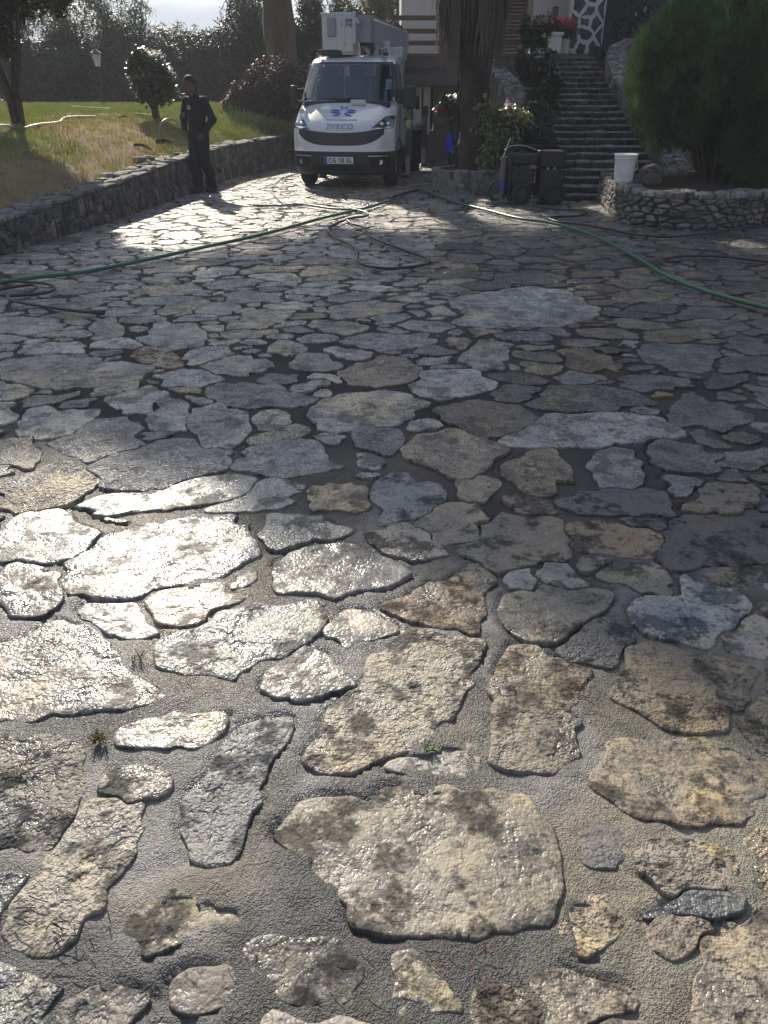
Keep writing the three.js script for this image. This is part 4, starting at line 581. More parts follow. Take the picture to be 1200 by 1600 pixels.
// ------------------------------------------------------------------ the truck with its aerial platform
const paint = new THREE.MeshPhysicalMaterial({ color: lin(.72, .73, .75), roughness: .35, clearcoat: 1, clearcoatRoughness: .05, side: THREE.DoubleSide });
const blackP = mat(.03, .031, .034, .5), rubber = mat(.022, .022, .022, .8), steel = mat(.45, .46, .48, .4, { metalness: .7 }), greyP = mat(.30, .32, .35, .45), chrome = mat(.75, .76, .78, .15, { metalness: 1 }), blueP = mat(.02, .09, .5, .4), lightBlue = mat(.1, .35, .65, .4), boxWhite = mat(.62, .63, .64, .5);
const font = await new FontLoader().loadAsync('fonts/droid/droid_sans_bold.typeface.json');
const truck = thing('lift_truck', 'white cab truck with a folded aerial work platform parked nose first on the drive', 'truck', [-.8, 0, -14.95], -.155);
{
  const PROF = [[.25, -.08], [.3, -.02], [.38, .0], [.55, .02], [.64, .012], [.66, -.005], [.72, -.012], [.8, -.02], [.94, -.035], [1.02, -.07], [1.08, -.13], [1.15, -.23], [1.24, -.38], [1.32, -.52], [1.37, -.62], [1.4, -.69], [1.43, -.72], [1.6, -.86], [1.75, -.985], [1.9, -1.105], [2.03, -1.21], [2.07, -1.25], [2.11, -1.33], [2.15, -1.47], [2.175, -1.62], [2.185, -1.8]];
  const WID = [[.25, .86], [.35, .92], [.66, .935], [.95, .935], [1.2, .925], [1.42, .905], [1.8, .85], [2.05, .80], [2.12, .775], [2.16, .73], [2.185, .62]];
  const ip = (T, y) => { if (y <= T[0][0]) return T[0][1]; for (let i = 0; i + 1 < T.length; i++) if (y <= T[i + 1][0]) return lerp(T[i][1], T[i + 1][1], (y - T[i][0]) / (T[i + 1][0] - T[i][0])); return T[T.length - 1][1]; };
  const hw = (y) => ip(WID, y), zf = (x, y) => { const t = Math.min(1, Math.abs(x) / hw(y)), deep = y > 1.42 ? .26 : .42; return ip(PROF, y) - deep * (.28 * t * t + .72 * Math.pow(t, 7)); };
  const BACK = -2.12;
  // shell by levels; classes keep paint, dark plastic and window openings apart
  const S0 = []; for (let i = 0; i <= 32; i++) { const t = -1 + i / 16; S0.push(Math.sign(t) * (1 - Math.pow(1 - Math.abs(t), 1.5))); }
  const NB = 10, ring = (y) => { const p = [], w = hw(y), zc = zf(w, y); for (let i = NB; i >= 1; i--) p.push([-w, lerp(zc, BACK, i / NB)]); for (const s of S0) p.push([s * w, zf(s * w, y)]); for (let i = 1; i <= NB; i++) p.push([w, lerp(zc, BACK, i / NB)]); return p; };
  const ys = PROF.map((p) => p[0]), rings = ys.map(ring), acc = { body: [], black: [] };
  const cls = (j, a) => { const y = (ys[j] + ys[j + 1]) / 2, x = (rings[j][a][0] + rings[j][a + 1][0]) / 2, z = (rings[j][a][1] + rings[j][a + 1][1]) / 2, side = a < NB || a >= rings[j].length - 1 - NB; if (y < .65) return side && z < -.55 && z > -1.42 ? null : 'black'; if (y > 1.42 && y < 2.04) { if (!side && Math.abs(x) < hw(y) * .93) return null; if (side && z < -1.2 && z > -1.95) return null; if (!side || z > -1.3) return Math.abs(x) > hw(y) * .97 ? 'black' : 'body'; } return 'body'; };
  for (let j = 0; j + 1 < ys.length; j++) for (let a = 0; a + 1 < rings[j].length; a++) { const c = cls(j, a); if (!c) continue; const P = (r, k) => [rings[r][k][0], ys[r], rings[r][k][1]]; const q = [P(j, a), P(j, a + 1), P(j + 1, a), P(j + 1, a + 1)]; acc[c].push(...q[0], ...q[1], ...q[2], ...q[1], ...q[3], ...q[2]); }
  const top = rings[rings.length - 1], yt = ys[ys.length - 1]; for (let a = 0; a + 1 < top.length; a++) acc.body.push(top[a][0], yt, top[a][1], top[a + 1][0], yt, top[a + 1][1], 0, yt + .02, -1.95); acc.body.push(top[0][0], yt, top[0][1], 0, yt + .02, -1.95, top[top.length - 1][0], yt, top[top.length - 1][1]);
  for (let j = 0; j + 1 < ys.length; j++) { const A = rings[j][0], B = rings[j + 1][0]; if (ys[j] > 1.4 && ys[j + 1] < 2.05) continue; acc.body.push(A[0], ys[j], A[1], -A[0], ys[j], A[1], B[0], ys[j + 1], B[1], -A[0], ys[j], A[1], -B[0], ys[j + 1], B[1], B[0], ys[j + 1], B[1]); }
  const mesh = (arr, ang = .5) => { let g = new THREE.BufferGeometry(); g.setAttribute('position', new THREE.Float32BufferAttribute(arr, 3)); g = mergeVertices(g, 1e-4); return toCreasedNormals(g, ang); };
  part('cab', mesh(acc.body, .55), paint, truck); const bumper = part('bumper', mesh(acc.black, .5), blackP, truck);
  // patch(x-range by height) laid a few millimetres off the nose
  const patch = (y0, y1, xl, xr, off, ny = 8, nx = 14) => { const pos = [], idx = [], uv = []; for (let j = 0; j <= ny; j++) { const y = lerp(y0, y1, j / ny); for (let i = 0; i <= nx; i++) { const x = lerp(xl(y, j / ny), xr(y, j / ny), i / nx); pos.push(x, y + off * .35, zf(x, y) + off); uv.push(i / nx, j / ny); } } for (let j = 0; j < ny; j++) for (let i = 0; i < nx; i++) { const a = j * (nx + 1) + i, b = a + nx + 1; idx.push(a, a + 1, b, a + 1, b + 1, b); } const g = new THREE.BufferGeometry(); g.setAttribute('position', new THREE.Float32BufferAttribute(pos, 3)); g.setAttribute('uv', new THREE.Float32BufferAttribute(uv, 2)); g.setIndex(idx); g.computeVertexNormals(); return g; };
  // windows
  const wpane = new THREE.MeshPhysicalMaterial({ color: lin(.55, .68, .74), roughness: .04, ior: 1.85, transmission: 1, thickness: 0, side: THREE.DoubleSide });
  part('windscreen', patch(1.425, 2.05, (y) => -hw(y) * .935, (y) => hw(y) * .935, .004, 10, 20), wpane, truck);
  part('windscreen_seal', merge([patch(1.405, 1.435, (y) => -hw(y) * .95, (y) => hw(y) * .95, .009), patch(2.035, 2.06, (y) => -hw(y) * .95, (y) => hw(y) * .95, .009), patch(1.42, 2.05, (y) => hw(y) * .9, (y) => hw(y) * .955, .008, 8, 3), patch(1.42, 2.05, (y) => -hw(y) * .955, (y) => -hw(y) * .9, .008, 8, 3)]), blackP, truck);
  for (const s of [-1, 1]) { const g = new THREE.BufferGeometry(), q = [[1.43, -1.18], [1.43, -1.97], [2.04, -1.97], [2.04, -1.3]].map(([y, z]) => [s * (hw(y) + .004), y, z]); g.setAttribute('position', new THREE.Float32BufferAttribute([...q[0], ...q[1], ...q[2], ...q[0], ...q[2], ...q[3]], 3)); g.computeVertexNormals(); part('side_window', clean(g), wpane, truck); 
    const d = part('door', merge([box(.012, 1.25, .012, s * .94, 1.05, -1.1), box(.012, .8, .012, s * .94, 1.0, -2.0)]), blackP, truck); part('handle', box(.03, .04, .18, s * .945, 1.12, -1.86, .01), blackP, d); }
  // interior
  part('dashboard', merge([box(1.6, .16, .5, 0, 1.36, -.95, .05), box(.5, .3, .3, 0, 1.3, -1.15, .05)]), mat(.05, .055, .06, .8), truck);
  for (const x of [-.5, .0, .5]) part('seat', merge([box(.46, .7, .16, x, 1.5, -1.82, .06), box(.28, .2, .1, x, 1.93, -1.83, .05), box(.46, .16, .5, x, 1.1, -1.6, .05)]), mat(.06, .065, .075, .9), truck);
  part('steering_wheel', new THREE.TorusGeometry(.2, .016, 8, 28).rotateX(-.6).translate(.48, 1.46, -1.2), blackP, truck);
  part('paper', box(.26, .004, .2, -.38, 1.445, -.98).rotateX(0), boxWhite, truck);
  part('visor_sticker', box(.1, .16, .004, .72, 1.7, -1.12).rotateX(0), boxWhite, truck);
  for (const s of [-1, 1]) { part('wiper', merge([rod(V(s * .1 - .2, 1.415, -.7), V(s * .1 + .3 - .2, 1.47, -.72), .012), rod(V(s * .1 - .45, 1.475, -.75), V(s * .1 + .25, 1.475, -.725), .008)]), blackP, truck); }
  part('vent_cowl', box(.28, .09, .16, .24, 1.41, -.66, .03), boxWhite, truck);
  // grille, headlamps, bumper details
  const band = (lo, hi, W, off, ny, nx) => { const pos = [], idx = []; for (let j = 0; j <= ny; j++) for (let i = 0; i <= nx; i++) { const x = lerp(-W, W, i / nx), q = Math.abs(x), y = lerp(lo(q), hi(q), j / ny); pos.push(x, y + off * .35, zf(x, y) + off); } for (let j = 0; j < ny; j++) for (let i = 0; i < nx; i++) { const a = j * (nx + 1) + i, b = a + nx + 1; idx.push(a, a + 1, b, a + 1, b + 1, b); } const g = new THREE.BufferGeometry(); g.setAttribute('position', new THREE.Float32BufferAttribute(pos, 3)); g.setIndex(idx); g.computeVertexNormals(); return clean(g); };
  const gLo = (q) => .735 + .2 * Math.pow(q / .8, 4), gHi = (q) => .935 + .085 * Math.pow(q / .8, 2), gr = part('grille', band(gLo, gHi, .78, .008, 6, 36), blackP, truck);
  for (let i = 0; i < 5; i++) { const k = (i + .5) / 5.4, w = lerp(.42, .6, k); part('slat', band((q) => lerp(gLo(q), gHi(q), k), (q) => lerp(gLo(q), gHi(q), k) + .013, w, .02, 2, 24), mat(.075, .08, .09, .35), gr); }
  for (const s of [-1, 1]) {
    const h = part('headlight', patch(1.0, 1.2, (y, t) => s > 0 ? lerp(.56, .78, t) : -lerp(.93, .93, t) * .985, (y, t) => s > 0 ? .93 * .985 : -lerp(.56, .78, t), .007, 8, 8), mat(.05, .055, .06, .25), truck);
    part('lamp_strip', patch(1.0, 1.03, () => s > 0 ? .56 : -.86, () => s > 0 ? .86 : -.56, .013, 2, 6), chrome, h);
    for (const k of [.73, .83]) { const y = 1.07, x = s * k; part('reflector', new THREE.SphereGeometry(.042, 16, 8, 0, 6.283, 0, 1.4).rotateX(Math.PI / 2).translate(x, y, zf(x, y) - .01), chrome, h); }
    part('lamp_lens', patch(1.005, 1.19, (y, t) => s > 0 ? lerp(.57, .79, t) : -.905, (y, t) => s > 0 ? .905 : -lerp(.57, .79, t), .012, 6, 6), glass, h);
    const f = part('fog_lamp', new THREE.TorusGeometry(.05, .012, 8, 20).translate(s * .73, .47, zf(.73, .47) + .01), blackP, bumper); f.name = 'fog_lamp'; part('lamp_lens', new THREE.CircleGeometry(.046, 20).translate(s * .73, .47, zf(.73, .47) + .012), chrome, truck).name = 'fog_lamp_lens';
    part('bumper_trim', patch(.555, .575, () => s > 0 ? .52 : -.86, () => s > 0 ? .86 : -.52, .012, 2, 8), steel, truck);
    part('bumper_recess', patch(.38, .6, (y, t) => s > 0 ? lerp(.6, .5, t) : -.88, (y, t) => s > 0 ? .88 : -lerp(.6, .5, t), .004, 4, 8), mat(.012, .012, .013, .8), truck);
  }
  part('lower_intake', patch(.33, .42, () => -.5, () => .5, .006, 3, 10), mat(.012, .012, .013, .8), truck);
  // number plate
  const pl = part('number_plate', box(.52, .112, .012, 0, .5, .045, .004), mat(.75, .76, .76, .4), truck); part('blue_band', box(.042, .104, .004, -.235, .5, .053), blueP, pl);
  const word = (t, size, d) => { const g = new TextGeometry(t, { font, size, depth: d, curveSegments: 4 }); g.computeBoundingBox(); g.translate(-(g.boundingBox.max.x + g.boundingBox.min.x) / 2, 0, 0); return g; };
  part('lettering', word('CG 18 SL', .078, .003).translate(.025, .462, .0515), blackP, pl);
  // maker's name along the nose
  { const g = word('IVECO', .082, .012).scale(1.5, 1, 1), p = g.attributes.position; for (let i = 0; i < p.count; i++) { const x = p.getX(i), y = p.getY(i) + 1.0; p.setXYZ(i, x, y, zf(x, y) + .006 + p.getZ(i)); } g.computeVertexNormals(); part('maker_lettering', g, mat(.42, .44, .47, .35, { metalness: .4 }), truck); }
  // fan of blue petals and a line of small print on the bonnet
  { const em = []; const petal = (ang, r0, r1, w, bend) => { const n = 8, pos = [], idx = [], cx = 0, cy = 1.268, sy = .48; for (let i = 0; i <= n; i++) { const t = i / n, r = lerp(r0, r1, t), a = ang + bend * t * t, ww = w * Math.sin(Math.PI * (.12 + .8 * t)); for (const k of [-1, 1]) { const x = cx + Math.cos(a) * r - Math.sin(a) * ww * k, y = cy + (Math.sin(a) * r + Math.cos(a) * ww * k) * sy; pos.push(x, y + .003, zf(x, y) + .006); } } for (let i = 0; i < n; i++) idx.push(i * 2, i * 2 + 1, i * 2 + 2, i * 2 + 1, i * 2 + 3, i * 2 + 2); const g = new THREE.BufferGeometry(); g.setAttribute('position', new THREE.Float32BufferAttribute(pos, 3)); g.setIndex(idx); g.computeVertexNormals(); return clean(g); };
    for (const [a, b] of [[.32, -.25], [-.3, .2], [-.95, .3]]) em.push(petal(a, .065, .235, .03, b), petal(Math.PI - a, .065, .235, .03, -b));
    part('emblem', merge(em), blueP, truck); part('emblem_tip', merge([petal(1.25, .07, .2, .03, 0), petal(1.9, .07, .2, .03, 0)]), lightBlue, truck);
    const tk = []; const R = rng(210); for (let x = -.27; x < .27;) { const w = .01 + R() * .012; tk.push(patch(1.131, 1.142 + R() * .004, () => x, () => x + w, .005, 1, 1)); x += w + .005; } part('small_print', merge(tk), blueP, truck); }
  // mirrors
  for (const s of [-1, 1]) { const m = part('mirror', box(s > 0 ? .24 : .12, .38, .14, s * (s > 0 ? 1.13 : 1.04), 1.5, -.98, .05), blackP, truck); part('mirror_arm', merge([rod(V(s * .9, 1.42, -1.05), V(s * 1.06, 1.4, -1.0), .025), rod(V(s * .88, 1.62, -1.1), V(s * 1.06, 1.6, -1.0), .025)]), blackP, m); part('mirror_glass', box(s > 0 ? .2 : .09, .3, .008, s * (s > 0 ? 1.13 : 1.04), 1.5, -1.054), chrome, m); }
  for (const s of [-1, 1]) part('roof_marker', box(.09, .05, .14, s * .62, 2.19, -1.42, .015), s > 0 ? blackP : mat(.3, .12, .02, .3), truck);
  part('roof_beacon', merge([new THREE.CylinderGeometry(.06, .07, .09, 16).translate(.56, 2.24, -1.6)]), mat(.2, .22, .25, .25), truck);
  // wheels
  const wheel = (x, z, dual) => { const w = dual ? .42 : .22, tyre = part('wheel', new THREE.LatheGeometry([[.2, -w / 2], [.33, -w / 2], [.36, -w / 2 + .03], [.365, 0], [.36, w / 2 - .03], [.33, w / 2], [.2, w / 2]].map((a) => new THREE.Vector2(...a)), 36).rotateZ(Math.PI / 2).translate(x, .365, z), rubber, truck); part('rim', new THREE.CylinderGeometry(.2, .2, w * .8, 24).rotateZ(Math.PI / 2).translate(x, .365, z), steel, tyre); };
  wheel(-.8, -.98); wheel(.8, -.98); wheel(-.74, -4.25, true); wheel(.74, -4.25, true);
  for (const s of [-1, 1]) part('wheel_arch', new THREE.TorusGeometry(.44, .035, 8, 24, Math.PI).rotateY(Math.PI / 2).translate(s * .925, .37, -.98), blackP, truck);
  // chassis, deck, boxes
  part('chassis', merge([box(.1, .2, 5.3, -.38, .6, -3.2), box(.1, .2, 5.3, .38, .6, -3.2), box(.9, .3, .9, 0, .5, -.9), box(.5, .3, .6, -.65, .55, -2.7, .03)]), blackP, truck);
  part('deck', merge([box(1.85, .06, 3.5, 0, .93, -3.95), box(1.85, .14, .06, 0, .86, -2.2)]), greyP, truck);
  part('tool_box', merge([box(.34, .4, .8, .74, 1.18, -3.4, .02), box(.34, .4, .8, -.74, 1.18, -3.4, .02)]), boxWhite, truck);
  part('mudguard', merge([box(.5, .03, 1.0, .7, .83, -4.25), box(.5, .03, 1.0, -.7, .83, -4.25), box(.46, .34, .03, .7, .66, -4.76)]), blackP, truck);
  for (const [x, z] of [[.92, -2.5], [-.92, -2.5], [.92, -5.45], [-.92, -5.45]]) { const o = part('outrigger', merge([box(.14, .7, .14, x, .78, z, .012), box(.3, .12, .14, x - Math.sign(x) * .2, .9, z)]), mat(.12, .125, .13, .5), truck); part('outrigger_leg', box(.09, .55, .09, x, .33, z), steel, o); part('foot_pad', new THREE.CylinderGeometry(.06, .12, .05, 16).translate(x, .05, z), blackP, o); part('control_box', box(.15, .22, .12, x + Math.sign(x) * .02, 1.2, z + .02, .015), blackP, o); }
  // turret, boom, basket
  part('turret', merge([new THREE.CylinderGeometry(.34, .38, .2, 28).translate(.1, 1.06, -4.9), box(.5, 1.2, .6, .18, 1.75, -5.0, .04), box(.12, .5, .9, .0, 2.2, -5.3, .02), box(.12, .5, .9, .4, 2.2, -5.3, .02)]), greyP, truck);
  const bm = part('boom', merge([beam(V(.2, 2.57, -1.75), V(.26, 2.64, -6.0), .3, .36), beam(V(.2, 2.6, -1.5), V(.2, 2.6, -1.9), .24, .42)]), greyP, truck);
  part('boom_rail', merge([beam(V(.31, 2.79, -1.9), V(.36, 2.85, -5.9), .05, .03), beam(V(.1, 2.79, -1.9), V(.16, 2.85, -5.9), .04, .05)]), steel, bm); part('boom_head', merge([box(.34, .42, .3, .26, 2.64, -6.1, .05)]), greyP, bm);
  { const hs = []; for (let i = 0; i < 4; i++) hs.push(tube([V(.34 + i * .02, 2.83, -3.6 - i * .5), V(.38, 2.9, -4.0 - i * .4), V(.37, 2.85, -4.7 - i * .3)], .014, 10, 6)); part('hydraulic_hose', mergeGeometries(hs), rubber, bm); }
  part('jib_link', merge([beam(V(.12, 2.42, -1.85), V(.32, 2.2, -2.6), .12, .16), beam(V(.22, 2.36, -2.2), V(.22, 2.1, -3.4), .2, .12)]), mat(.07, .075, .085, .5), truck);
  part('boom_cradle', merge([box(.1, .32, .12, .3, 2.28, -2.25, .01), box(.1, .32, .12, .52, 2.28, -2.25, .01), box(.62, .1, .3, .4, 2.16, -2.3, .02), box(.3, .16, .3, .62, 2.27, -2.6, .02), box(.08, 1.3, .12, .3, 1.55, -2.3), box(.08, 1.3, .12, -.3, 1.55, -2.3)]), boxWhite, truck);
  const bk = part('basket', (() => { const g = [box(.62, .62, .04, -.36, 2.5, -1.42, .015), box(.62, .62, .04, -.36, 2.5, -2.3, .015), box(.04, .62, .92, -.66, 2.5, -1.86, .015), box(.04, .62, .92, -.06, 2.5, -1.86, .015), box(.62, .05, .92, -.36, 2.21, -1.86), box(.66, .05, .06, -.36, 2.82, -1.42, .02), box(.06, .05, .95, -.67, 2.82, -1.86, .02), box(.26, .56, .03, -.2, 2.5, -1.395, .012)]; return merge(g).scale(.86, 1, 1).translate(.02, -.0, 0); })(), boxWhite, truck);
  part('basket_step', box(.46, .1, .05, -.42, 2.215, -1.4, .02), blackP, bk); part('control_panel', box(.16, .3, .06, -.38, 2.62, -1.385, .02), greyP, bk);
  { const b2 = part('basket_bracket', merge([box(.05, .5, .1, -.13, 2.6, -1.36, .01), box(.05, .5, .1, .05, 2.6, -1.36, .01), box(.2, .09, .1, -.04, 2.78, -1.36, .01), box(.2, .1, .1, -.04, 2.55, -1.36, .01), box(.13, .3, .1, -.04, 2.38, -1.36, .01)]), boxWhite, truck); part('pivot_pin', new THREE.CylinderGeometry(.03, .03, .34, 14).rotateZ(Math.PI / 2).translate(-.02, 2.68, -1.38), steel, b2); }
}
// ------------------------------------------------------------------ the person
function skinMesh(bones, lo, hi, res, k = .03) {                      // tapered capsules joined by a smooth minimum, then meshed
  const f = new Float32Array(res * res * res).fill(9), c = [0, 1, 2].map((i) => (lo[i] + hi[i]) / 2), h = [0, 1, 2].map((i) => (hi[i] - lo[i]) / 2), half = res / 2;
  const W = (i, n) => c[i] + (n - half) / half * h[i], I = (i, w) => (w - c[i]) / h[i] * half + half;
  for (const [a, b, ra, rb, sq] of bones) { const m = Math.max(ra, rb) + k * 2.2, s = [0, 1, 2].map((i) => Math.max(1, Math.floor(I(i, Math.min(a[i], b[i]) - m)))), e = [0, 1, 2].map((i) => Math.min(res - 2, Math.ceil(I(i, Math.max(a[i], b[i]) + m)))); const d = [b[0] - a[0], b[1] - a[1], b[2] - a[2]], L2 = d[0] * d[0] + d[1] * d[1] + d[2] * d[2] || 1e-9, qz = sq ?? 1;
    for (let z = s[2]; z <= e[2]; z++) for (let y = s[1]; y <= e[1]; y++) for (let x = s[0]; x <= e[0]; x++) { const p = [W(0, x) - a[0], W(1, y) - a[1], W(2, z) - a[2]], t = clamp((p[0] * d[0] + p[1] * d[1] + p[2] * d[2]) / L2), q = Math.hypot(p[0] - d[0] * t, p[1] - d[1] * t, (p[2] - d[2] * t) * qz) - lerp(ra, rb, t), i = x + y * res + z * res * res, o = f[i], w = clamp(.5 + .5 * (o - q) / k); f[i] = o > 5 ? q : lerp(o, q, w) - k * w * (1 - w); } }
  const mc = new MarchingCubes(res, mat(1, 1, 1), false, false, 200000); mc.isolation = 0; for (let i = 0; i < f.length; i++) mc.field[i] = -f[i]; mc.update();
  const n = mc.count, pos = new Float32Array(n * 3); for (let i = 0; i < n; i++) for (let k2 = 0; k2 < 3; k2++) pos[i * 3 + k2] = c[k2] + mc.positionArray[i * 3 + k2] * h[k2];
  let g = new THREE.BufferGeometry(); g.setAttribute('position', new THREE.BufferAttribute(pos, 3)); g = mergeVertices(g, 1e-4); g.computeVertexNormals(); return g;
}
{
  const skin = mat(.11, .065, .05, .65), cloth = mat(.011, .012, .015, .85), cloth2 = mat(.014, .015, .018, .9), p = thing('person', 'person in dark jacket and trousers standing by the low wall, hands at hips', 'person', [-3.2, .012, -14.5], -.5);
  const J = { pel: [.02, .94, 0], wst: [0, 1.08, -.01], ch: [0, 1.29, -.02], nk: [-.01, 1.48, -.01], hb: [-.025, 1.575, .04], ht: [-.035, 1.665, .055] };
  const sh = { l: [-.185, 1.42, -.02], r: [.185, 1.42, -.02] }, el = { l: [-.33, 1.17, -.06], r: [.29, 1.15, -.08] }, wr = { l: [-.2, 1.0, .09], r: [.22, .96, .08] };
  const hp = { l: [-.085, .92, 0], r: [.1, .92, 0] }, kn = { l: [-.05, .5, .1], r: [.1, .5, .0] }, an = { l: [-.015, .09, .1], r: [.1, .09, -.14] };
  const legs = (e) => ['l', 'r'].flatMap((s) => [[hp[s], kn[s], .088 + e, .058 + e], [kn[s], [(kn[s][0] + an[s][0]) / 2, .33, (kn[s][2] + an[s][2]) / 2 - .02], .056 + e, .055 + e], [[(kn[s][0] + an[s][0]) / 2, .33, (kn[s][2] + an[s][2]) / 2 - .02], an[s], .054 + e, .04 + e]]);
  const arms = (e) => ['l', 'r'].flatMap((s) => [[sh[s], el[s], .056 + e, .044 + e], [el[s], wr[s], .044 + e, .03 + e]]);
  const torso = (e) => [[J.pel, J.wst, .155 + e, .148 + e, 1.35], [J.wst, J.ch, .148 + e, .168 + e, 1.35], [J.ch, [0, 1.4, -.02], .168 + e, .13 + e, 1.35], [sh.l, sh.r, .06 + e, .06 + e]];
  const headB = [[[0, 1.4, -.02], J.hb, .062, .058], [J.hb, J.ht, .078, .094], [[-.03, 1.56, .07], [-.03, 1.6, .085], .045, .05], [[-.033, 1.605, .13], [-.036, 1.635, .12], .014, .01], [[-.03, 1.565, .125], [-.03, 1.565, .125], .02, .02], [[-.125, 1.62, .02], [-.125, 1.645, .015], .018, .02], [[.058, 1.62, .02], [.058, 1.645, .015], .018, .02]];
  const hand = (s) => { const w = wr[s], d = s === 'l' ? 1 : -1, o = [[w, [w[0] + d * .035, w[1] - .05, w[2] + .035], .026, .034]]; for (let i = 0; i < 4; i++) { const b = [w[0] + d * (.03 + i * .014), w[1] - .07 + i * .012, w[2] + .04 + .012 * (i % 3)], L = [.036, .042, .04, .03][i], m = [b[0] + d * L * .7, b[1] - L * .8, b[2] + .012], t = [m[0] + d * L * .5, m[1] - L * .6, m[2] - .015]; o.push([b, m, .0105, .0095], [m, t, .0095, .008]); } o.push([[w[0] + d * .005, w[1] - .025, w[2] + .03], [w[0] - d * .01, w[1] - .07, w[2] + .06], .012, .01], [[w[0] - d * .01, w[1] - .07, w[2] + .06], [w[0] - d * .002, w[1] - .1, w[2] + .07], .01, .008]); return o; };
  const body = part('body', mergeGeometries([skinMesh([...torso(-.012), ...arms(-.006), ...legs(-.008), ...headB], [-.45, .02, -.4], [.45, 1.82, .4], 128, .035), skinMesh(headB, [-.2, 1.4, -.14], [.14, 1.82, .2], 84, .012), skinMesh(hand('l'), [-.26, .85, .03], [-.06, 1.05, .2], 64, .006), skinMesh(hand('r'), [.05, .8, .02], [.28, 1.0, .2], 64, .006)].map((g) => (g = g.toNonIndexed(), g))), skin, p);
  part('jacket', skinMesh([...torso(.014), ...arms(.02), [[0, 1.43, -.02], [-.008, 1.5, 0], .078, .07]], [-.45, .78, -.4], [.45, 1.6, .4], 120, .03), cloth, body);
  part('trousers', skinMesh([...legs(.028), [[.02, .96, 0], [.02, .9, 0], .165, .15, 1.4]], [-.4, .05, -.4], [.4, 1.12, .4], 110, .03), cloth2, body);
  for (const s of ['l', 'r']) { const a = an[s], lift = s === 'r' ? 0 : 0; part('shoe', skinMesh([[[a[0], .05, a[2] - .04], [a[0] + .01, .045 + lift, a[2] + .16], .05, .042], [[a[0], .07, a[2]], [a[0], .11, a[2]], .05, .05]], [a[0] - .15, -.04, a[2] - .15], [a[0] + .15, .2, a[2] + .28], 56, .02), mat(.02, .02, .02, .6), body); }
  part('hair', skinMesh([[[-.033, 1.665, .01], [-.037, 1.71, .03], .1, .1], [[-.028, 1.59, -.045], [-.03, 1.67, -.03], .065, .088]], [-.2, 1.5, -.2], [.14, 1.84, .2], 60, .02), mat(.012, .01, .009, .7), body);
  part('eye', merge([new THREE.SphereGeometry(.0105, 10, 8).translate(-.064, 1.637, .117), new THREE.SphereGeometry(.0105, 10, 8).translate(-.003, 1.637, .117)]), mat(.1, .08, .07, .2), body); part('mouth', box(.045, .007, .01, -.03, 1.571, .141, .003), mat(.28, .1, .09, .6), body);
  part('chest_badge', new THREE.TorusGeometry(.026, .007, 8, 24).translate(-.015, 1.33, .14), mat(.6, .6, .6, .6), body); part('sleeve_patch', box(.07, .08, .006, -.16, 1.22, .13, .002), mat(.07, .07, .075, .7), body);
}
// ------------------------------------------------------------------ hoses on the drive
const greenHose = mat(.015, .115, .062, .4), blackHose = mat(.018, .02, .024, .4), greyHose = mat(.3, .29, .26, .5);
const hosePath = (list, r, lift = .03) => { const R = rng(list.length * 7); return list.map(([x, y], i) => { const p = onPlane(x, y, r + lift); p.y += (R() - .5) * .006; return p; }); };
function hose(label, list, r, m, ends) { const pts = hosePath(list, r), t = thing('hose', label, 'hose', [pts[0].x, 0, pts[0].z]); const g = tube(pts, r, list.length * 10, 10); g.translate(-pts[0].x, 0, -pts[0].z); part('hose_line', g, m, t); const e = (i, j) => { const a = pts[i], b = pts[j], d = V().subVectors(a, b).normalize().multiplyScalar(.07), o = rod(a.clone().addScaledVector(d, -.5), a.clone().add(d), r * 1.5, r * 1.5, 14); return o.translate(-pts[0].x, 0, -pts[0].z); }; if (ends?.[0]) part('coupling', e(0, 1), ends[0], t); if (ends?.[1]) part('coupling', e(pts.length - 1, pts.length - 2), ends[1], t); return t; }
hose('thick green hose running from the left edge of the drive towards the palm planter', [[-60, 455], [0, 441], [60, 433], [130, 425], [230, 405], [330, 384], [420, 364], [500, 342], [540, 332], [575, 324], [607, 314]], .019, greenHose, [null, chrome]);
hose('short thick black hose joining the two green hoses by the planter', [[607, 314], [614, 308], [640, 300], [654, 297]], .02, blackHose, [null, mat(.3, .04, .03, .4)]);
hose('thick green hose running from the planter to the right edge of the drive', [[654, 297], [668, 300], [690, 309], [720, 318], [760, 328], [810, 341], [860, 348], [905, 360], [950, 378], [1000, 405], [1040, 430], [1090, 450], [1150, 468], [1230, 488]], .02, greenHose);
hose('thin black hose lying in a long open loop in the middle of the drive', [[395, 321], [430, 321], [475, 320], [520, 326], [560, 329], [575, 334], [570, 338], [545, 342], [521, 352], [513, 359], [525, 372], [550, 384], [558, 395], [560, 408], [574, 416], [605, 419], [640, 417], [664, 413], [670, 409], [664, 402], [630, 390], [592, 376], [576, 367], [569, 355], [552, 350], [542, 344]], .015, blackHose);
hose('thin black hose curving from under the front of the truck to the green hose', [[468, 271], [445, 277], [428, 288], [424, 297], [436, 312], [452, 319], [492, 319], [530, 322], [560, 328]], .009, blackHose);
hose('thin cable trailing from the feet of the person across the bright paving', [[331, 313], [360, 319], [400, 323], [440, 322], [480, 324], [505, 329]], .007, blackHose);
hose('coiled black hose with an open end at the left edge of the drive', [[-20, 439], [20, 438], [50, 440], [76, 443], [86, 449], [76, 455], [48, 459], [10, 461], [-8, 457], [3, 450], [24, 447], [50, 444], [56, 447], [44, 456], [22, 460], [12, 463], [22, 469], [55, 475], [90, 481], [125, 485], [150, 487]].map(([x, y]) => [x, y + 1]), .013, blackHose, [null, blackP]);
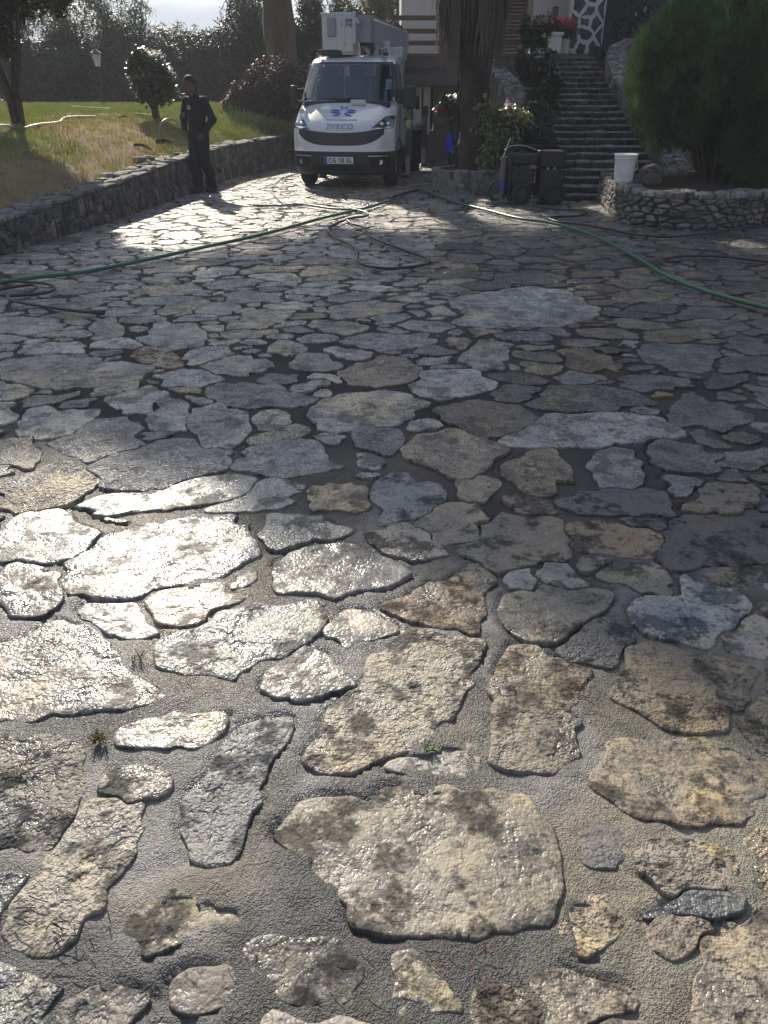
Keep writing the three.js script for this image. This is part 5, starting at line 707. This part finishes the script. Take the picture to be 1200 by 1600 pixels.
hose('black hose running from the pressure washer round the front of the stone planter', [[838, 324], [872, 327], [906, 329], [918, 333], [906, 337], [876, 338], [858, 341], [874, 347], [912, 351], [948, 357], [990, 366], [1040, 370], [1100, 365], [1160, 355], [1230, 347]], .014, blackHose);
hose('black hose curving in from the right edge of the drive under the green hose', [[1016, 412], [1038, 404], [1080, 400], [1130, 401], [1170, 405], [1240, 414]], .014, blackHose);
// ------------------------------------------------------------------ pressure washer
{
  const t = thing('pressure_washer', 'black petrol pressure washer on wheels standing at the foot of the steps', 'pressure washer', [2.36, 0, -13.0]), b = mat(.016, .016, .018, .45), b2 = mat(.03, .03, .033, .6);
  part('engine_housing', merge([box(.36, .3, .4, -.2, .42, 0, .06), new THREE.CylinderGeometry(.17, .17, .12, 28).rotateX(Math.PI / 2).translate(-.2, .4, .22)]), b, t);
  part('fan_cover', merge([new THREE.TorusGeometry(.15, .012, 8, 28).translate(-.2, .4, .285), new THREE.TorusGeometry(.09, .01, 8, 24).translate(-.2, .4, .29), box(.3, .012, .012, -.2, .4, .29), box(.012, .3, .012, -.2, .4, .29)]), b2, t);
  part('fuel_tank', box(.44, .18, .36, -.17, .64, -.02, .06), b, t); part('tank_cap', new THREE.CylinderGeometry(.035, .035, .04, 16).translate(-.2, .75, 0), b2, t);
  part('control_unit', merge([box(.36, .22, .42, .24, .66, 0, .02)]), b, t); part('water_tank', box(.34, .46, .4, .23, .3, 0, .04), b2, t);
  for (const x of [.18, .28]) part('gauge', new THREE.CylinderGeometry(.022, .022, .03, 14).rotateX(Math.PI / 2).translate(x, .53, .2), mat(.25, .25, .25, .4), t);
  part('label_plate', box(.1, .05, .004, -.06, .55, .203), mat(.2, .22, .08, .5), t);
  part('frame', merge([tube([V(-.4, .12, .2), V(.4, .12, .2), V(.42, .12, -.2), V(-.4, .12, -.2)], .016, 40, 8, true), tube([V(-.4, .12, .2), V(-.4, .6, .2), V(-.35, .8, .1), V(.0, .84, .05), V(.1, .78, .05)], .014, 30, 8), tube([V(.42, .12, .2), V(.43, .55, .2), V(.42, .7, .1)], .014, 20, 8), rod(V(-.38, .12, .2), V(-.38, .02, .2), .02)]), b, t);
  const wh = (x, z) => { const w = part('wheel', new THREE.TorusGeometry(.13, .04, 12, 28).rotateY(x < 0 ? .3 : 0).translate(x, .168, z), rubber, t); part('rim', new THREE.CylinderGeometry(.09, .09, .04, 20).rotateX(Math.PI / 2).translate(x, .168, z), b2, w); };
  wh(-.22, .3); wh(.3, .3); wh(-.25, -.28); wh(.3, -.28);
  part('pump', merge([new THREE.CylinderGeometry(.045, .045, .3, 16).translate(-.5, .5, .1), new THREE.CylinderGeometry(.055, .055, .05, 16).translate(-.5, .66, .1), new THREE.CylinderGeometry(.04, .04, .18, 16).translate(-.5, .16, .1)]), mat(.12, .12, .125, .5), t);
  part('blue_filter', new THREE.CylinderGeometry(.06, .07, .13, 18).translate(-.5, .28, .1), mat(.015, .06, .22, .4), t);
  part('hose_reel', merge([new THREE.TorusGeometry(.14, .012, 8, 30).rotateY(.5).translate(-.6, .2, .1), new THREE.TorusGeometry(.14, .012, 8, 30).rotateY(.5).translate(-.56, .2, -.05)]), b2, t);
  part('lance', merge([rod(V(-.52, .66, .1), V(-.42, .95, .1), .01), tube([V(-.5, .78, .1), V(-.4, .84, .1), V(-.2, .84, .1), V(.0, .78, .1)], .008, 20, 6)]), steel, t);
}
// ------------------------------------------------------------------ bucket, rock, blue tub
{
  const b = thing('bucket', 'white plastic bucket with a lid standing on the end of the stone planter wall', 'bucket', [3.36, .445, -11.55], .3), plast = mat(.72, .73, .74, .4);
  const pr = [[0, 0], [.118, 0], [.124, .01], [.145, .3], [.155, .302], [.156, .318], [.147, .32], [.149, .345], [.152, .347]].map((a) => new THREE.Vector2(...a)); part('body', new THREE.LatheGeometry(pr, 40), plast, b);
  part('lid', new THREE.LatheGeometry([[0, .352], [.135, .352], [.14, .362], [.16, .364], [.163, .34], [.157, .338], [.155, .35]].map((a) => new THREE.Vector2(...a)), 40), plast, b);
  part('handle', tube([V(-.155, .31, 0), V(-.16, .2, .09), V(-.12, .1, .13), V(.0, .12, .16), V(.12, .2, .12), V(.155, .31, 0)], .005, 30, 6), mat(.6, .6, .6, .4), b);
}
function rockGeo(rx, ry, rz, seed) { const g = new THREE.IcosahedronGeometry(1, 4), p = g.attributes.position; for (let i = 0; i < p.count; i++) { let x = p.getX(i), y = p.getY(i), z = p.getZ(i); const k = .8 + .35 * noise3(x * 1.3 + 5, y * 1.3 + 5, z * 1.3 + 5, seed) + .1 * noise3(x * 4 + 5, y * 4 + 5, z * 4 + 5, seed + 1); const c = Math.max(Math.abs(x), Math.abs(y), Math.abs(z)); const s = k * (1 - .3 * (1 - 1 / (c * 1.73))); p.setXYZ(i, x * rx * s, y * ry * s, z * rz * s); } const u = g.attributes.uv; for (let i = 0; i < u.count; i++) u.setXY(i, p.getX(i) + p.getY(i), p.getZ(i) - p.getY(i)); g.computeVertexNormals(); return g; }
const plainStone = (r, g, b) => new THREE.MeshStandardMaterial({ color: lin(r, g, b), map: stoneTex.color, bumpMap: stoneTex.bump, bumpScale: .02, roughness: .85, side: THREE.DoubleSide });
solo('rock', rockGeo(.2, .17, .16, 220), plainStone(.2, .2, .19), 'grey rock beside the white bucket under the big feathery shrub', 'rock').position.set(3.78, .52, -11.65);
{
  const t = thing('blue_tub', 'bright blue upturned plastic tub on a dark blue stand behind the palm planter', 'tub', [1.46, 0, -18]), bl = mat(.02, .045, .85, .4);
  part('tub', new THREE.LatheGeometry([[0, .78], [.105, .78], [.122, .765], [.15, .49], [.165, .485], [.167, .46], [.152, .45]].map((a) => new THREE.Vector2(...a)), 32), bl, t);
  part('stand', new THREE.LatheGeometry([[0, 0], [.09, 0], [.09, .02], [.065, .05], [.06, .46], [0, .46]].map((a) => new THREE.Vector2(...a)), 24), mat(.008, .012, .1, .5), t);
}
// ------------------------------------------------------------------ things on the lawn
{
  const b = at(163, 168, 23.5), t = thing('garden_lamp', 'small dark lantern on a post in front of the hedge', 'lamp', [b.x, lawnY(b.x, 23.5), b.z]), k = mat(.02, .02, .022, .5);
  const H = at(163, 100, 23.5).y - lawnY(b.x, 23.5);
  part('post', merge([rod(V(0, -.05, 0), V(0, H - .1, 0), .035, .025, 10), new THREE.CylinderGeometry(.07, .09, .1, 14).translate(0, .05, 0)]), k, t);
  const hd = part('lantern', merge([new THREE.CylinderGeometry(.15, .02, .02, 6).translate(0, H + .24, 0), new THREE.ConeGeometry(.16, .12, 6).translate(0, H + .31, 0), new THREE.SphereGeometry(.025, 10, 8).translate(0, H + .39, 0), new THREE.CylinderGeometry(.08, .05, .04, 6).translate(0, H - .08, 0), ...[0, 1, 2, 3, 4, 5].map((i) => { const a = i / 6 * 6.283; return rod(V(Math.cos(a) * .08, H - .06, Math.sin(a) * .08), V(Math.cos(a) * .14, H + .23, Math.sin(a) * .14), .008, .008, 5); })]), k, t);
  part('lantern_glass', new THREE.CylinderGeometry(.132, .075, .28, 6, 1, true).translate(0, H + .085, 0), new THREE.MeshPhysicalMaterial({ color: lin(.85, .87, .88), roughness: .25, transmission: .6, thickness: 0, side: THREE.DoubleSide }), hd);
}
function lay(px, py, D) { const p = at(px, py, D); p.y = lawnY(p.x, D); return p; }
const onLawn = (px, py) => { for (let D = 8; D < 26; D += .05) { const p = at(px, py, D); if (lawnY(p.x, D) >= p.y) return V(p.x, lawnY(p.x, D), -D); } return lay(px, py, 25); };
{ const flag = (px, py, rx, rz, seed, label) => { const p = onLawn(px, py), o = solo('flat_stone', rockGeo(rx, .045, rz, seed), plainStone(.5, .49, .46), label, 'stone'); o.position.copy(p); o.position.y += .03; };
  flag(217, 253, .15, .1, 231, 'pale flat stone lying on the lawn by the wall, leftmost of the pair'); flag(231, 250, .13, .09, 232, 'pale flat stone lying on the lawn by the wall, right one of the pair'); flag(229, 258, .09, .07, 233, 'small pale stone in front of the pair of flat stones on the lawn'); flag(168, 278, .13, .09, 234, 'single pale stone on the shaded lawn close to the wall'); }
{ const hp = [[40, 204], [62, 198], [92, 194], [100, 188], [112, 186], [150, 185]].map(([x, y]) => onLawn(x, y).add(V(0, .03, 0))); solo('garden_hose', tube(hp, .022, 50, 8), mat(.6, .57, .5, .5), 'pale hose lying on the lawn beside the many-stemmed tree', 'hose');
  const h2 = [[-10, 200], [10, 200], [24, 202]].map(([x, y]) => onLawn(x, y).add(V(0, .03, 0))); solo('garden_hose', tube(h2, .02, 20, 8), mat(.55, .55, .5, .5), 'end of pale hose at the left edge of the lawn', 'hose');
  const strip = (a, b, label) => { const p = onLawn(...a).add(V(0, .03, 0)), q = onLawn(...b).add(V(0, .03, 0)); solo('edging_strip', beam(p, q, .07, .05), mat(.55, .54, .5, .7), label, 'edging'); };
  strip([112, 170], [172, 173], 'pale edging strip across the lawn in front of the lantern'); strip([212, 181], [250, 186], 'short pale edging strip at the foot of the small rounded tree');
  const stick = (a, b, r, label) => { const p = onLawn(...a).add(V(0, .03, 0)), q = onLawn(...b).add(V(0, .05, 0)); solo('stick', taper([p, p.clone().lerp(q, .5).add(V(.02, .03, 0)), q], r, r * .5, 10, 6), bark(.14, .11, .09), label, 'stick'); };
  stick([210, 230], [238, 240], .025, 'dark stick on the burnt grass left of the wire hoop'); stick([186, 187], [200, 188], .02, 'thin dark stick on the lawn below the small rounded tree'); stick([246, 226], [270, 228], .05, 'dark short plank under the wire hoop by the wall');
  const a = onLawn(249, 226), c = onLawn(299, 226), m = a.clone().lerp(c, .42); m.y += .42; const n = a.clone().lerp(c, .12); n.y += .33; const o2 = a.clone().lerp(c, .8); o2.y += .28; solo('wire_hoop', tube([a, n, m, o2, c], .012, 30, 6), mat(.25, .25, .25, .4), 'thin wire hoop arching over the grass behind the person', 'hoop'); }
// ------------------------------------------------------------------ litter and weeds on the paving
{
  const R = rng(240), needle = mat(.2, .085, .04, .8), twigM = bark(.12, .08, .055);
  const litter = (label, px, py, n, sx, sy, m, len, rr) => { const c = onPlane(px, py), g = []; for (let i = 0; i < n; i++) { const a = onPlane(px + (R() + R() - 1) * sx, py + (R() + R() - 1) * sy, .014), th = (R() - .5) * 1.7 + (R() < .25 ? 1.2 : 0), L = len * (.5 + R()), q = V(Math.cos(th) * L, (R() - .3) * .008, Math.sin(th) * L); g.push(taper([a, a.clone().addScaledVector(q, .5).add(V((R() - .5) * .01, .003, (R() - .5) * .01)), a.clone().add(q)], rr, rr * .6, 4, 5)); } const o = solo('fallen_needles', mergeGeometries(g).translate(-c.x, 0, -c.z), m, label, 'litter', null); o.position.set(c.x, 0, c.z); o.userData.kind = 'stuff'; };
  litter('dark broken twigs scattered on the long pale stone at the bottom left', 85, 1450, 18, 110, 70, twigM, .034, .0014);
  litter('rust brown pine needles in a clump on the tan stones at the right', 895, 1068, 30, 42, 40, needle, .03, .0012);
  litter('scattered brown needles on the mortar left of the needle clump', 770, 1040, 22, 60, 60, needle, .025, .0012);
  litter('few brown needles caught on the dark left stone', 25, 1195, 14, 40, 25, needle, .03, .0012);
  litter('thin needles strewn over the mortar in the bottom middle', 620, 1480, 30, 320, 110, needle, .03, .001);
  litter('rusty dry leaves and needles between grey stones in the middle distance', 245, 555, 40, 60, 18, needle, .05, .003);
  const weed = (label, px, py, n, h, m) => { const c = onPlane(px, py), l = []; for (let i = 0; i < n; i++) { const a = V(c.x + (R() - .5) * h, .0, c.z + (R() - .5) * h * .6); l.push([a, V(a.x + (R() - .5) * h * 1.6, h * (.4 + R() * .7), a.z + (R() - .5) * h * 1.6), .0016, V(0, h * .15, 0)]); } solo('weed', strips(l), m, label, 'weed'); };
  weed('yellowed tuft of moss and grass in the joint at the lower left', 157, 1160, 70, .032, leaf(.16, .14, .04, .3, .8)); weed('tiny green weed in the joint above the big tan stone', 672, 1174, 22, .03, leaf(.1, .2, .03, .4, .7)); weed('small dark weed in a joint of the bright stones on the left', 215, 1032, 26, .03, leaf(.1, .1, .04, .3, .8));
}
renderer.render(scene, camera);
